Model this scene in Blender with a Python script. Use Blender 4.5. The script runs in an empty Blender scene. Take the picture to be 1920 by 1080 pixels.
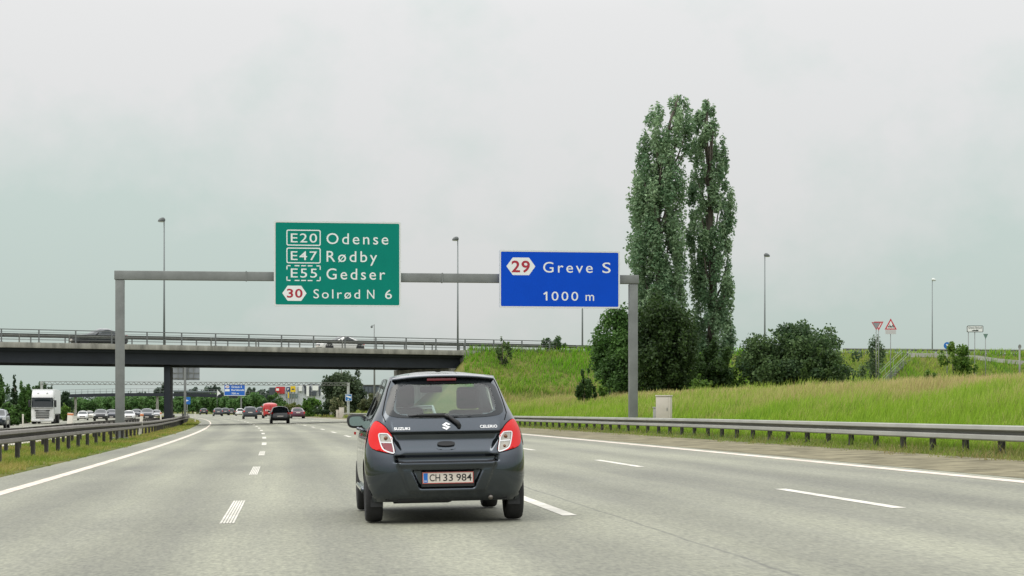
import bpy, bmesh, math, random
import numpy as np
from mathutils import Vector, Matrix, geometry

S = bpy.context.scene
COL = S.collection
F = 3664.0                      # focal length in pixels of a 1920 wide frame
CAMZ = 1.14

# ------------------------------------------------------------------ camera, world, sun, exposure
cam = bpy.data.objects.new('camera', bpy.data.cameras.new('camera'))
COL.objects.link(cam)
cam.location = (0, 0, CAMZ)
cam.rotation_euler = (math.radians(90), 0, 0)
cam.data.sensor_width = 36.0
cam.data.lens = 36.0 * F / 1920.0
cam.data.shift_y = 230.0 / 1920.0
cam.data.clip_start = 0.2
cam.data.clip_end = 9000
S.camera = cam

SUN_EL, SUN_AZ = math.radians(52), math.radians(245)   # azimuth clockwise from +Y
w = bpy.data.worlds.new('World'); S.world = w; w.use_nodes = True
nt = w.node_tree; nt.nodes.clear()
def N(t, **kw):
    n = nt.nodes.new(t)
    for k, v in kw.items(): setattr(n, k, v)
    return n
out = N('ShaderNodeOutputWorld'); mix = N('ShaderNodeMixShader')
sky = N('ShaderNodeTexSky', sky_type='NISHITA', sun_disc=False)
sky.sun_elevation = SUN_EL; sky.sun_rotation = SUN_AZ
bg1 = N('ShaderNodeBackground'); bg1.inputs[1].default_value = 0.10
nt.links.new(sky.outputs[0], bg1.inputs[0])
tc = N('ShaderNodeTexCoord'); mp = N('ShaderNodeMapping'); mp.inputs['Scale'].default_value = (1.0, 1.0, 1.25)
nt.links.new(tc.outputs['Generated'], mp.inputs[0])
nz = N('ShaderNodeTexNoise'); nz.inputs['Scale'].default_value = 5.0; nz.inputs['Detail'].default_value = 8; nz.inputs['Roughness'].default_value = 0.58
nt.links.new(mp.outputs[0], nz.inputs['Vector'])
cr = N('ShaderNodeValToRGB')
cr.color_ramp.elements[0].position = 0.40; cr.color_ramp.elements[0].color = (0.575, 0.665, 0.628, 1)
cr.color_ramp.elements[1].position = 0.60; cr.color_ramp.elements[1].color = (0.735, 0.735, 0.730, 1)
nt.links.new(nz.outputs[0], cr.inputs[0])
sx = N('ShaderNodeSeparateXYZ'); nt.links.new(tc.outputs['Generated'], sx.inputs[0])
rz = N('ShaderNodeValToRGB')                       # an overcast sky is brighter overhead
e = rz.color_ramp.elements
e[0].position = 0.0; e[0].color = (0.84, 0.86, 0.86, 1)
e[1].position = 1.0; e[1].color = (3.3, 3.3, 3.3, 1)
e2 = e.new(0.10); e2.color = (1.02, 1.02, 1.01, 1)
e3 = e.new(0.20); e3.color = (1.18, 1.17, 1.16, 1)
e4 = e.new(0.50); e4.color = (2.5, 2.5, 2.5, 1)
nt.links.new(sx.outputs[2], rz.inputs[0])
mu = N('ShaderNodeMix', data_type='RGBA', blend_type='MULTIPLY'); mu.inputs[0].default_value = 1
nt.links.new(cr.outputs[0], mu.inputs[6]); nt.links.new(rz.outputs[0], mu.inputs[7])
# thinner, greener cloud low down, neutral grey-white higher up
zr2 = N('ShaderNodeMapRange'); zr2.inputs[1].default_value = 0.03; zr2.inputs[2].default_value = 0.22; zr2.inputs[3].default_value = -0.10; zr2.inputs[4].default_value = 0.15
nt.links.new(sx.outputs[2], zr2.inputs[0]); ad2 = N('ShaderNodeMath', operation='ADD'); nt.links.new(nz.outputs[0], ad2.inputs[0]); nt.links.new(zr2.outputs[0], ad2.inputs[1]); nt.links.new(ad2.outputs[0], cr.inputs[0])
bg2 = N('ShaderNodeBackground'); bg2.inputs[1].default_value = 1.0
nt.links.new(mu.outputs[2], bg2.inputs[0])
mix.inputs[0].default_value = 0.90
nt.links.new(bg1.outputs[0], mix.inputs[1]); nt.links.new(bg2.outputs[0], mix.inputs[2])
nt.links.new(mix.outputs[0], out.inputs[0])

sun = bpy.data.objects.new('sun', bpy.data.lights.new('sun', 'SUN')); COL.objects.link(sun)
sun.data.energy = 1.2; sun.data.angle = math.radians(34); sun.data.color = (1.0, 0.95, 0.86)
sd = Vector((math.sin(SUN_AZ) * math.cos(SUN_EL), math.cos(SUN_AZ) * math.cos(SUN_EL), math.sin(SUN_EL)))
sun.rotation_euler = sd.to_track_quat('Z', 'Y').to_euler()
vs = S.view_settings
S.display_settings.display_device = 'sRGB'
vs.view_transform = 'Standard'; vs.look = 'None'; vs.exposure = 0.0; vs.gamma = 1.0

# ------------------------------------------------------------------ helpers
def P(px, py, d):
    """point seen at (px,py) of the 1920x1080 frame, d metres ahead"""
    return Vector(((px - 960) / F * d, d, CAMZ + (770 - py) / F * d))

MATS = {}
def M(name, col, rough=0.6, metal=0.0, var=0.0, scale=3.0, bump=0.0, spec=0.5, coat=0.0, detail=4.0, stretch=None):
    if name in MATS: return MATS[name]
    m = bpy.data.materials.new(name); m.use_nodes = True
    t = m.node_tree; b = t.nodes['Principled BSDF']
    c = (*col, 1) if len(col) == 3 else col
    b.inputs['Base Color'].default_value = c
    b.inputs['Roughness'].default_value = rough
    b.inputs['Metallic'].default_value = metal
    b.inputs['Specular IOR Level'].default_value = spec
    b.inputs['Coat Weight'].default_value = coat
    b.inputs['Coat Roughness'].default_value = 0.04
    if var > 0 or bump > 0:
        tcn = t.nodes.new('ShaderNodeTexCoord'); no = t.nodes.new('ShaderNodeTexNoise')
        no.inputs['Scale'].default_value = scale; no.inputs['Detail'].default_value = detail
        no.inputs['Roughness'].default_value = 0.65
        if stretch:
            mpn = t.nodes.new('ShaderNodeMapping'); mpn.inputs['Scale'].default_value = stretch
            t.links.new(tcn.outputs['Object'], mpn.inputs[0]); t.links.new(mpn.outputs[0], no.inputs['Vector'])
        else:
            t.links.new(tcn.outputs['Object'], no.inputs['Vector'])
        if var > 0:
            r = t.nodes.new('ShaderNodeValToRGB')
            r.color_ramp.elements[0].position = 0.3; r.color_ramp.elements[1].position = 0.7
            r.color_ramp.elements[0].color = (*[x * (1 - var) for x in c[:3]], 1)
            r.color_ramp.elements[1].color = (*[min(1, x * (1 + var)) for x in c[:3]], 1)
            t.links.new(no.outputs[0], r.inputs[0]); t.links.new(r.outputs[0], b.inputs['Base Color'])
        if bump > 0:
            bp = t.nodes.new('ShaderNodeBump'); bp.inputs['Strength'].default_value = bump; bp.inputs['Distance'].default_value = 0.02
            t.links.new(no.outputs[0], bp.inputs['Height']); t.links.new(bp.outputs[0], b.inputs['Normal'])
    MATS[name] = m
    return m

def glass_mat(name, tint, rough=0.02):
    m = bpy.data.materials.new(name); m.use_nodes = True; t = m.node_tree; t.nodes.clear()
    o = t.nodes.new('ShaderNodeOutputMaterial'); mx = t.nodes.new('ShaderNodeMixShader')
    tr = t.nodes.new('ShaderNodeBsdfTransparent'); tr.inputs[0].default_value = (*tint, 1)
    gl = t.nodes.new('ShaderNodeBsdfGlossy'); gl.inputs['Roughness'].default_value = rough
    fr = t.nodes.new('ShaderNodeFresnel'); fr.inputs[0].default_value = 1.9
    t.links.new(fr.outputs[0], mx.inputs[0]); t.links.new(tr.outputs[0], mx.inputs[1]); t.links.new(gl.outputs[0], mx.inputs[2])
    t.links.new(mx.outputs[0], o.inputs[0]); return m

def leaf_mat(name, trans=0.3, rough=0.55):
    m = bpy.data.materials.new(name); m.use_nodes = True; t = m.node_tree
    b = t.nodes['Principled BSDF']; a = t.nodes.new('ShaderNodeAttribute'); a.attribute_name = 'Col'
    b.inputs['Roughness'].default_value = rough; b.inputs['Specular IOR Level'].default_value = 0.3
    t.links.new(a.outputs['Color'], b.inputs['Base Color'])
    tl = t.nodes.new('ShaderNodeBsdfTranslucent'); t.links.new(a.outputs['Color'], tl.inputs[0])
    mx = t.nodes.new('ShaderNodeMixShader'); mx.inputs[0].default_value = trans
    o = t.nodes['Material Output']
    t.links.new(b.outputs[0], mx.inputs[1]); t.links.new(tl.outputs[0], mx.inputs[2]); t.links.new(mx.outputs[0], o.inputs[0])
    return m
LEAF = leaf_mat('leaf', 0.42); GRASS = leaf_mat('grass_blade', 0.45, 0.7)

class MB:
    """collects shapes, builds ONE mesh object"""
    def __init__(s): s.v = []; s.f = []; s.mi = []; s.sm = []
    def add(s, verts, faces, mi=0, smooth=False, mat=None):
        o = len(s.v)
        s.v += [tuple(mat @ Vector(p)) if mat is not None else tuple(p) for p in verts]
        for f in faces: s.f.append([o + i for i in f]); s.mi.append(mi); s.sm.append(smooth)
        return s
    def box(s, c, size, rz=0, mi=0, mat=None, bevel=0.0):
        bm = bmesh.new(); bmesh.ops.create_cube(bm, size=1)
        bmesh.ops.scale(bm, vec=size, verts=bm.verts)
        if bevel > 0: bmesh.ops.bevel(bm, geom=bm.edges[:], offset=bevel, segments=2, affect='EDGES', profile=0.6)
        m = Matrix.Translation(c) @ Matrix.Rotation(rz, 4, 'Z')
        if mat is not None: m = mat @ m
        s.bm(bm, m, mi, bevel > 0); return s
    def bm(s, bm, m=None, mi=0, smooth=False):
        bm.verts.index_update()
        s.add([v.co[:] for v in bm.verts], [[v.index for v in f.verts] for f in bm.faces], mi, smooth, m); bm.free(); return s
    def tube(s, pts, r, n=8, mi=0, cap=True, smooth=True, mat=None):
        pts = [Vector(p) for p in pts]; k = len(pts)
        rr = r if isinstance(r, (list, tuple)) else [r] * k
        vs_, fs = [], []
        up0 = None
        for i, p in enumerate(pts):
            t = (pts[min(i + 1, k - 1)] - pts[max(i - 1, 0)]).normalized()
            if up0 is None: up0 = Vector((0, 0, 1)) if abs(t.z) < 0.9 else Vector((1, 0, 0))
            a = t.cross(up0).normalized(); b_ = t.cross(a).normalized(); up0 = -b_
            for j in range(n):
                an = 2 * math.pi * j / n
                vs_.append(p + (a * math.cos(an) + b_ * math.sin(an)) * rr[i])
        for i in range(k - 1):
            for j in range(n):
                fs.append([i * n + j, i * n + (j + 1) % n, (i + 1) * n + (j + 1) % n, (i + 1) * n + j])
        if cap: fs += [list(range(n))[::-1], [(k - 1) * n + j for j in range(n)]]
        s.add(vs_, fs, mi, smooth, mat); return s
    def prism(s, poly, depth, mat, mi=0):
        """poly in local XY, extruded along +Z by depth"""
        n = len(poly)
        vs_ = [(x, y, 0) for x, y in poly] + [(x, y, depth) for x, y in poly]
        fs = [list(range(n))[::-1], list(range(n, 2 * n))] + [[i, (i + 1) % n, n + (i + 1) % n, n + i] for i in range(n)]
        s.add(vs_, fs, mi, False, mat); return s
    def lathe(s, prof, n=20, mat=None, mi=0, smooth=True):
        """profile (r, z) spun about local Z"""
        vs_, fs = [], []
        for r, z in prof:
            for j in range(n):
                a = 2 * math.pi * j / n; vs_.append((r * math.cos(a), r * math.sin(a), z))
        for i in range(len(prof) - 1):
            for j in range(n): fs.append([i * n + j, i * n + (j + 1) % n, (i + 1) * n + (j + 1) % n, (i + 1) * n + j])
        s.add(vs_, fs, mi, smooth, mat); return s
    def sweep(s, path, prof, mi=0, smooth=False):
        """path = list of (point, side vector); prof = list of (side, up)"""
        vs_, fs = [], []; n = len(prof)
        for p, sv in path:
            for a, b in prof: vs_.append(Vector(p) + Vector(sv) * a + Vector((0, 0, b)))
        for i in range(len(path) - 1):
            for j in range(n - 1): fs.append([i * n + j, i * n + j + 1, (i + 1) * n + j + 1, (i + 1) * n + j])
        s.add(vs_, fs, mi, smooth); return s
    def build(s, name, mats, parent=None, loc=None):
        me = bpy.data.meshes.new(name); me.from_pydata(s.v, [], s.f)
        for m in (mats if isinstance(mats, (list, tuple)) else [mats]): me.materials.append(m)
        me.polygons.foreach_set('material_index', s.mi); me.polygons.foreach_set('use_smooth', s.sm)
        me.update()
        o = bpy.data.objects.new(name, me); COL.objects.link(o)
        if parent: o.parent = parent
        if loc is not None: o.location = loc
        return o

def np_obj(name, verts, faces, cols, mat, parent=None):
    me = bpy.data.meshes.new(name); nv, nf, k = len(verts), len(faces), faces.shape[1]
    me.vertices.add(nv); me.vertices.foreach_set('co', verts.astype(np.float32).ravel())
    me.loops.add(nf * k); me.loops.foreach_set('vertex_index', faces.astype(np.int32).ravel())
    me.polygons.add(nf); me.polygons.foreach_set('loop_start', (np.arange(nf) * k).astype(np.int32))
    me.polygons.foreach_set('loop_total', np.full(nf, k, np.int32))
    if cols is not None:
        a = me.color_attributes.new('Col', 'FLOAT_COLOR', 'POINT')
        c4 = np.ones((nv, 4), np.float32); c4[:, :3] = cols; a.data.foreach_set('color', c4.ravel())
    me.materials.append(mat); me.update(calc_edges=True)
    o = bpy.data.objects.new(name, me); COL.objects.link(o)
    if parent: o.parent = parent
    return o

def thing(name, label, cat, loc=(0, 0, 0), rz=0, group=None):
    o = bpy.data.objects.new(name, None); COL.objects.link(o); o.empty_display_size = 0.2
    o.location = loc; o.rotation_euler = (0, 0, rz)
    return tag(o, label, cat, group)
def tag(o, label, cat, group=None):
    o['label'] = label; o['category'] = cat
    if group: o['group'] = group
    return o
def kind(o, k): o['kind'] = k; return o
def copy_tree(o, parent=None):
    c = o.copy(); COL.objects.link(c); c.parent = parent
    for ch in list(o.children): copy_tree(ch, c)
    return c

# ------------------------------------------------------------------ road geometry
D1 = 900.0
def XC(d):
    d = np.asarray(d, float); dm = np.minimum(d, D1)
    return -0.7 - 0.108 * d - dm * dm / 8000 - (d - dm) * D1 / 4000
def DX(d): return -0.108 - np.minimum(np.asarray(d, float), D1) / 4000
def R(d, s, z=None):
    dx = float(DX(d)); n = math.hypot(1, dx)
    return Vector((float(XC(d)) + s / n, d - s * dx / n, BANK * s if z is None else z))
BANK = 0.0165
def yaw(d): return math.atan(-float(DX(d)))
def side(d):
    dx = float(DX(d)); n = math.hypot(1, dx); return Vector((1 / n, -dx / n, 0))
def sd_of(X, Y):
    X = np.asarray(X, float); Y = np.asarray(Y, float); d = Y.copy()
    for _ in range(5):
        dx = DX(d); n = np.hypot(1, dx); ex = X - XC(d); ey = Y - d
        d = d + (ex * dx + ey) / n / n
    dx = DX(d); n = np.hypot(1, dx)
    return (X - XC(d)) / n - (Y - d) * dx / n, d
# bridge line (near edge of the deck)
BA, BB = np.array([-39.3, 150.0]), np.array([-3.76, 172.0])
BU = (BB - BA) / np.linalg.norm(BB - BA); BN = np.array([BU[1], -BU[0]])     # BN points towards the camera
def smin(a, b, k): h = np.clip(0.5 + 0.5 * (b - a) / k, 0, 1); return b * (1 - h) + a * h - k * h * (1 - h)
def smax(a, b, k): return -smin(-a, -b, k)
def H(X, Y):
    X = np.asarray(X, float); Y = np.asarray(Y, float)
    s, d = sd_of(X, Y)
    z = BANK * np.clip(s, -27, 14)
    fld = np.where(s > 14, 0.158 * np.clip(s - 14, 0, 9.5) + 0.022 * np.clip(s - 23.5, 0, 34), 0)
    fld = fld * np.clip(1.25 - np.clip(d - 170, 0, 300) / 220, 0.35, 1)
    z = z + fld
    z = z + np.where(s < -28, 0.03 * np.clip(-s - 28, 0, 20), 0)
    e = (X - BB[0]) * BN[0] + (Y - BB[1]) * BN[1]; a = (X - BB[0]) * BU[0] + (Y - BB[1]) * BU[1]
    top = 6.42 + 0.010 * np.clip(a, 0, 90)
    em = top - 0.5 * np.clip(e + 0.3, 0, 99) - 0.5 * np.clip(-e - 12, 0, 99)
    lim = np.where(s > -7, (s - 13.6) * 1.1 + 0.2, (-s - 29) * 0.9 - 0.3)
    em = np.minimum(em, lim)
    z = np.where((s > 13.6) | (s < -28), smax(z, em, 0.5), z)
    # far country
    return z
def Hz(x, y): return float(H(np.array([x]), np.array([y]))[0])
def G(px, d):
    """ground point below column px at distance d"""
    x = (px - 960) / F * d; return Vector((x, d, Hz(x, d)))

# ------------------------------------------------------------------ ground and roads
def ground_mat():
    m = bpy.data.materials.new('ground_grass'); m.use_nodes = True; t = m.node_tree; b = t.nodes['Principled BSDF']
    b.inputs['Roughness'].default_value = 0.95; b.inputs['Specular IOR Level'].default_value = 0.1
    tcn = t.nodes.new('ShaderNodeTexCoord')
    n1 = t.nodes.new('ShaderNodeTexNoise'); n1.inputs['Scale'].default_value = 0.25; n1.inputs['Detail'].default_value = 6
    n2 = t.nodes.new('ShaderNodeTexNoise'); n2.inputs['Scale'].default_value = 6; n2.inputs['Detail'].default_value = 5
    for n in (n1, n2): t.links.new(tcn.outputs['Object'], n.inputs['Vector'])
    r1 = t.nodes.new('ShaderNodeValToRGB'); r1.color_ramp.elements[0].position = 0.35; r1.color_ramp.elements[1].position = 0.65
    r1.color_ramp.elements[0].color = (0.075, 0.12, 0.02, 1); r1.color_ramp.elements[1].color = (0.17, 0.16, 0.05, 1)
    r2 = t.nodes.new('ShaderNodeValToRGB'); r2.color_ramp.elements[0].color = (0.5, 0.5, 0.5, 1); r2.color_ramp.elements[1].color = (1.3, 1.3, 1.3, 1)
    mxn = t.nodes.new('ShaderNodeMix'); mxn.data_type = 'RGBA'; mxn.blend_type = 'MULTIPLY'; mxn.inputs[0].default_value = 1
    t.links.new(n1.outputs[0], r1.inputs[0]); t.links.new(n2.outputs[0], r2.inputs[0])
    t.links.new(r1.outputs[0], mxn.inputs[6]); t.links.new(r2.outputs[0], mxn.inputs[7]); t.links.new(mxn.outputs[2], b.inputs['Base Color'])
    bp = t.nodes.new('ShaderNodeBump'); bp.inputs['Strength'].default_value = 0.8; bp.inputs['Distance'].default_value = 0.1
    t.links.new(n2.outputs[0], bp.inputs['Height']); t.links.new(bp.outputs[0], b.inputs['Normal'])
    return m
ss = np.concatenate([np.array([-2500, -1200, -600, -300, -150, -100, -80]), np.arange(-70, -27, 2.0), [-26.6, -26.5, -20, -12, -9.0, -8.9, -8.5, -7, -6, -5, -4.6, -4.55, 0, 6, 10, 13.0, 13.1, 13.6, 14, 14.6],
                     np.arange(15.2, 62, 0.8), [64, 68, 72, 80, 90, 100, 115, 130, 160, 200, 300, 600, 1200, 2500]])
dd = np.concatenate([np.arange(-40, 20, 10), np.arange(20, 230, 1.5), np.arange(230, 330, 5), np.arange(330, 900, 25), [900, 1000, 1200, 1500, 2000, 3000, 4500]])
SS, DD = np.meshgrid(ss, dd)
dxs = DX(DD); nn = np.hypot(1, dxs)
GX = XC(DD) + SS / nn; GY = DD - SS * dxs / nn
GZ = H(GX, GY)
inroad = ((SS > -26.55) & (SS < -8.95)) | ((SS > -4.58) & (SS < 13.05))
GZ = GZ - np.where(inroad, 0.08, 0) + np.where((SS > -8.95) & (SS < -4.58), 0.02, 0)
nd, ns = SS.shape
gv = np.stack([GX, GY, GZ], -1).reshape(-1, 3)
ii, jj = np.meshgrid(np.arange(nd - 1), np.arange(ns - 1), indexing='ij')
gf = np.stack([ii * ns + jj, ii * ns + jj + 1, (ii + 1) * ns + jj + 1, (ii + 1) * ns + jj], -1).reshape(-1, 4)
g = np_obj('ground', gv, gf, None, ground_mat()); kind(g, 'structure')
for p in g.data.polygons: p.use_smooth = True

def road_mat():
    m = bpy.data.materials.new('asphalt'); m.use_nodes = True; t = m.node_tree; b = t.nodes['Principled BSDF']
    b.inputs['Roughness'].default_value = 0.75; b.inputs['Specular IOR Level'].default_value = 0.35
    uv = t.nodes.new('ShaderNodeUVMap'); uv.uv_map = 'sd'
    def nz_(sc, st, det=5):
        mpn = t.nodes.new('ShaderNodeMapping'); mpn.inputs['Scale'].default_value = st
        n = t.nodes.new('ShaderNodeTexNoise'); n.inputs['Scale'].default_value = sc; n.inputs['Detail'].default_value = det; n.inputs['Roughness'].default_value = 0.6
        t.links.new(uv.outputs[0], mpn.inputs[0]); t.links.new(mpn.outputs[0], n.inputs['Vector']); return n
    def ramp(src, p0, c0, p1, c1):
        r = t.nodes.new('ShaderNodeValToRGB'); r.color_ramp.elements[0].position = p0; r.color_ramp.elements[1].position = p1
        r.color_ramp.elements[0].color = (*c0, 1); r.color_ramp.elements[1].color = (*c1, 1); t.links.new(src, r.inputs[0]); return r
    def mul(a, c):
        x = t.nodes.new('ShaderNodeMix'); x.data_type = 'RGBA'; x.blend_type = 'MULTIPLY'; x.inputs[0].default_value = 1
        t.links.new(a, x.inputs[6]); t.links.new(c, x.inputs[7]); return x.outputs[2]
    a = ramp(nz_(0.55, (1, 0.10, 1)).outputs[0], 0.3, (0.200, 0.202, 0.158), 0.7, (0.265, 0.266, 0.208))
    st = ramp(nz_(3.0, (1, 0.03, 1), 4).outputs[0], 0.3, (0.93, 0.93, 0.95), 0.7, (1.05, 1.05, 1.03))
    gr = ramp(nz_(26, (1, 0.30, 1), 3).outputs[0], 0.33, (0.76, 0.76, 0.78), 0.67, (1.20, 1.20, 1.18))
    gr2 = ramp(nz_(9, (1, 0.25, 1), 3).outputs[0], 0.35, (0.92, 0.92, 0.93), 0.7, (1.06, 1.06, 1.06))
    col = mul(mul(mul(a.outputs[0], st.outputs[0]), gr.outputs[0]), gr2.outputs[0])
    # paving joint and cross joints
    sp = t.nodes.new('ShaderNodeSeparateXYZ'); t.links.new(uv.outputs[0], sp.inputs[0])
    wob = nz_(0.6, (0.0, 1, 1), 3)
    def band(src, centre, half, amp, dark):
        ad = t.nodes.new('ShaderNodeMath'); ad.operation = 'MULTIPLY_ADD'; ad.inputs[1].default_value = amp; t.links.new(wob.outputs[0], ad.inputs[0]); t.links.new(src, ad.inputs[2])
        sb = t.nodes.new('ShaderNodeMath'); sb.operation = 'SUBTRACT'; t.links.new(ad.outputs[0], sb.inputs[0]); sb.inputs[1].default_value = centre + amp * 0.5
        ab = t.nodes.new('ShaderNodeMath'); ab.operation = 'ABSOLUTE'; t.links.new(sb.outputs[0], ab.inputs[0])
        return ramp(ab.outputs[0], half * 0.5, dark, half, (1, 1, 1)).outputs[0]
    tr_ = t.nodes.new('ShaderNodeMath'); tr_.operation = 'MULTIPLY_ADD'; tr_.inputs[1].default_value = 2 * math.pi / 1.75; tr_.inputs[2].default_value = 0.6; t.links.new(sp.outputs[0], tr_.inputs[0])
    sn_ = t.nodes.new('ShaderNodeMath'); sn_.operation = 'SINE'; t.links.new(tr_.outputs[0], sn_.inputs[0])
    mr_ = t.nodes.new('ShaderNodeMapRange'); mr_.inputs[1].default_value = -1; t.links.new(sn_.outputs[0], mr_.inputs[0])
    col = mul(col, ramp(mr_.outputs[0], 0.1, (0.86, 0.86, 0.87), 0.9, (1.06, 1.06, 1.05)).outputs[0])
    pt_ = ramp(nz_(0.16, (1, 0.35, 1), 6).outputs[0], 0.38, (0.80, 0.80, 0.82), 0.60, (1.05, 1.05, 1.04)); col = mul(col, pt_.outputs[0])
    col = mul(col, band(sp.outputs[0], 3.93, 0.024, 0.10, (0.70, 0.70, 0.74)))
    col = mul(col, band(sp.outputs[1], 71.0, 0.25, 0.5, (0.8, 0.8, 0.8)))
    t.links.new(col, b.inputs['Base Color'])
    bp = t.nodes.new('ShaderNodeBump'); bp.inputs['Strength'].default_value = 0.25; bp.inputs['Distance'].default_value = 0.01
    g3 = nz_(60, (1, 1, 1), 2); t.links.new(g3.outputs[0], bp.inputs['Height']); t.links.new(bp.outputs[0], b.inputs['Normal'])
    return m
ASPH = road_mat()
def strip(name, s_list, d0, d1, step, mat, dz=0.0, parent=None, far=900):
    ds = np.unique(np.concatenate([np.arange(d0, min(d1, 400), step), np.arange(min(d1, 400), d1, 20), [d1]]))
    mb = MB(); uvs = []
    for d in ds:
        for s_ in s_list:
            p = R(d, s_); mb.v.append((p.x, p.y, p.z + dz)); uvs.append((s_, d))
    n = len(s_list)
    for i in range(len(ds) - 1):
        for j in range(n - 1): mb.f.append([i * n + j, i * n + j + 1, (i + 1) * n + j + 1, (i + 1) * n + j]); mb.mi.append(0); mb.sm.append(False)
    o = mb.build(name, mat, parent)
    u = o.data.uv_layers.new(name='sd')
    idx = np.zeros(len(o.data.loops), np.int32); o.data.loops.foreach_get('vertex_index', idx)
    u.data.foreach_set('uv', np.array(uvs, np.float32)[idx].ravel())
    return o
road = kind(strip('road', list(np.linspace(-4.6, 10.95, 12)), -20, 900, 4, ASPH), 'structure')
road2 = kind(strip('opposite_road', list(np.linspace(-26.5, -9.0, 8)), -20, 900, 5, ASPH), 'structure')
GRAVEL = M('gravel', (0.180, 0.163, 0.108), 0.95, var=0.55, scale=1.6, bump=0.6, detail=8, spec=0.1)
kind(strip('gravel_shoulder', [10.951, 11.4, 12.0, 12.6, 13.1, 13.5, 13.9], -20, 420, 4, GRAVEL, 0.004), 'structure')
DUST = M('dusty_edge', (0.20, 0.19, 0.16), 0.95, var=0.4, scale=3.0, bump=0.4, detail=8, spec=0.1)
kind(strip('gravel_edge', [-5.05, -4.8, -4.601], -20, 420, 4, DUST, 0.006), 'structure')
WHITE = M('road_paint', (0.56, 0.54, 0.48), 0.75, var=0.30, scale=2.5, detail=9)
WHITE2 = M('road_paint_edge', (0.57, 0.50, 0.43), 0.75, var=0.30, scale=2.0, detail=9)
strip('edge_line', [10.38, 10.64], 5, 500, 4, WHITE2, 0.004, road)
strip('edge_line', [-3.64, -3.42], 5, 135, 4, WHITE2, 0.004, road); strip('edge_line', [-3.60, -3.48], 136, 420, 4, WHITE2, 0.004, road)
strip('edge_line', [-9.75, -9.5], 30, 500, 6, WHITE2, 0.004, road2)
strip('edge_line', [-23.9, -23.65], 60, 500, 6, WHITE2, 0.004, road2)
def dash(s0, d0, parent, ribs=1, wd=0.15):
    mb = MB()
    for k in range(ribs):
        gap = 0.0045 if ribs > 1 else 0
        a = s0 - wd / 2 + wd * k / ribs + gap; b = s0 - wd / 2 + wd * (k + 1) / ribs - gap
        vs_ = []
        for q in (0, 2.5, 5):
            for s_ in (a, b):
                p = R(d0 + q, s_); vs_.append((p.x, p.y, p.z + 0.004))
        mb.add(vs_, [[0, 1, 3, 2], [2, 3, 5, 4]])
    mb.build('lane_dash', WHITE, parent)
for k in range(-1, 25): dash(0.0, 19.7 + 15 * k, road, 5 if k < 3 else 1, 0.155)
for k in range(-1, 22): dash(3.5, 19.75 + 15 * k, road, 1, 0.15)
for k in range(-1, 22): dash(7.0, 19.75 + 15 * k, road, 1, 0.15)
for s_ in (-13.0, -16.5, -20.0):
    for k in range(4, 18): dash(s_, 12 + 15 * k, road2)

# ------------------------------------------------------------------ lettering
def text_pts(body, space=1.0, bold=0.0):
    c = bpy.data.curves.new('lettering', 'FONT'); c.body = body; c.size = 1.0; c.space_character = space; c.offset = bold
    c.resolution_u = 4
    o = bpy.data.objects.new('lettering', c); COL.objects.link(o)
    bpy.context.view_layer.update()
    dg = bpy.context.evaluated_depsgraph_get()
    me = bpy.data.meshes.new_from_object(o.evaluated_get(dg))
    v = [tuple(x.co) for x in me.vertices]; f = [list(p.vertices) for p in me.polygons]
    bpy.data.objects.remove(o); bpy.data.curves.remove(c); bpy.data.meshes.remove(me)
    return v, f
_hv, _ = text_pts('H'); CAPH = max(v[1] for v in _hv)
def text_into(mb, body, x0, x1, yb, cap, fn, mi=0, space=1.0, bold=0.0):
    """letters between x0 and x1, baseline yb, cap height cap; fn maps (x,y) to a 3-D point"""
    v, f = text_pts(body, space, bold)
    a = min(p[0] for p in v); b = max(p[0] for p in v)
    sx_ = (x1 - x0) / (b - a); sy_ = cap / CAPH
    mb.add([fn(x0 + (p[0] - a) * sx_, yb + p[1] * sy_) for p in v], f, mi)

# ------------------------------------------------------------------ overhead sign gantry
STEEL = M('galvanised_steel', (0.19, 0.20, 0.195), 0.6, 0.25, var=0.18, scale=1.2, detail=6)
STEELD = M('weathered_steel', (0.20, 0.205, 0.19), 0.6, 0.3, var=0.25, scale=1.0, detail=6)
gl, gr_ = P(225, 827, 83.7), P(1187, 785, 86.5)
gl = Vector((gl.x, gl.y, Hz(gl.x, gl.y))); gr_ = Vector((gr_.x, gr_.y, Hz(gr_.x, gr_.y)))
ga = math.atan2(gr_.y - gl.y, gr_.x - gl.x)
gant = thing('sign_gantry', 'grey steel portal gantry spanning the carriageway with two hanging signs', 'gantry', gl, ga)
span = math.hypot(gr_.x - gl.x, gr_.y - gl.y)
ZB = 7.13 - gl.z; zr_ = gr_.z - gl.z
mb = MB().box((0, 0, (ZB - 0.4) / 2 - 0.1), (0.38, 0.32, ZB - 0.2), bevel=0.02); mb.box((0, 0, 0.06), (0.7, 0.7, 0.06)); mb.build('post', STEEL, gant)
mb = MB().box((span, 0, (zr_ + ZB - 0.4) / 2 - 0.1), (0.38, 0.32, ZB - zr_ - 0.2), bevel=0.02); mb.box((span, 0, zr_ + 0.06), (0.7, 0.7, 0.06)); mb.build('post', STEEL, gant)
mb = MB().box((span / 2, 0, ZB - 0.19), (span + 0.46, 0.36, 0.385), bevel=0.02)
for fx in (0.24, 0.62, 0.80): mb.box((span * fx, 0, ZB - 0.19), (0.05, 0.40, 0.43))
mb.build('beam', STEEL, gant)
GM = Matrix.Translation(gl) @ Matrix.Rotation(ga, 4, 'Z')
def gantry_x(px):     # local x along the beam seen under pixel column px
    k = (px - 960) / F; c, s_ = math.cos(ga), math.sin(ga)
    oy = -0.32; bx = gl.x - s_ * oy; by = gl.y + c * oy
    return (k * by - bx) / (c - k * s_)
GREEN = M('sign_green', (0.001, 0.200, 0.150), 0.6, var=0.05, scale=0.8, spec=.12)
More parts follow.
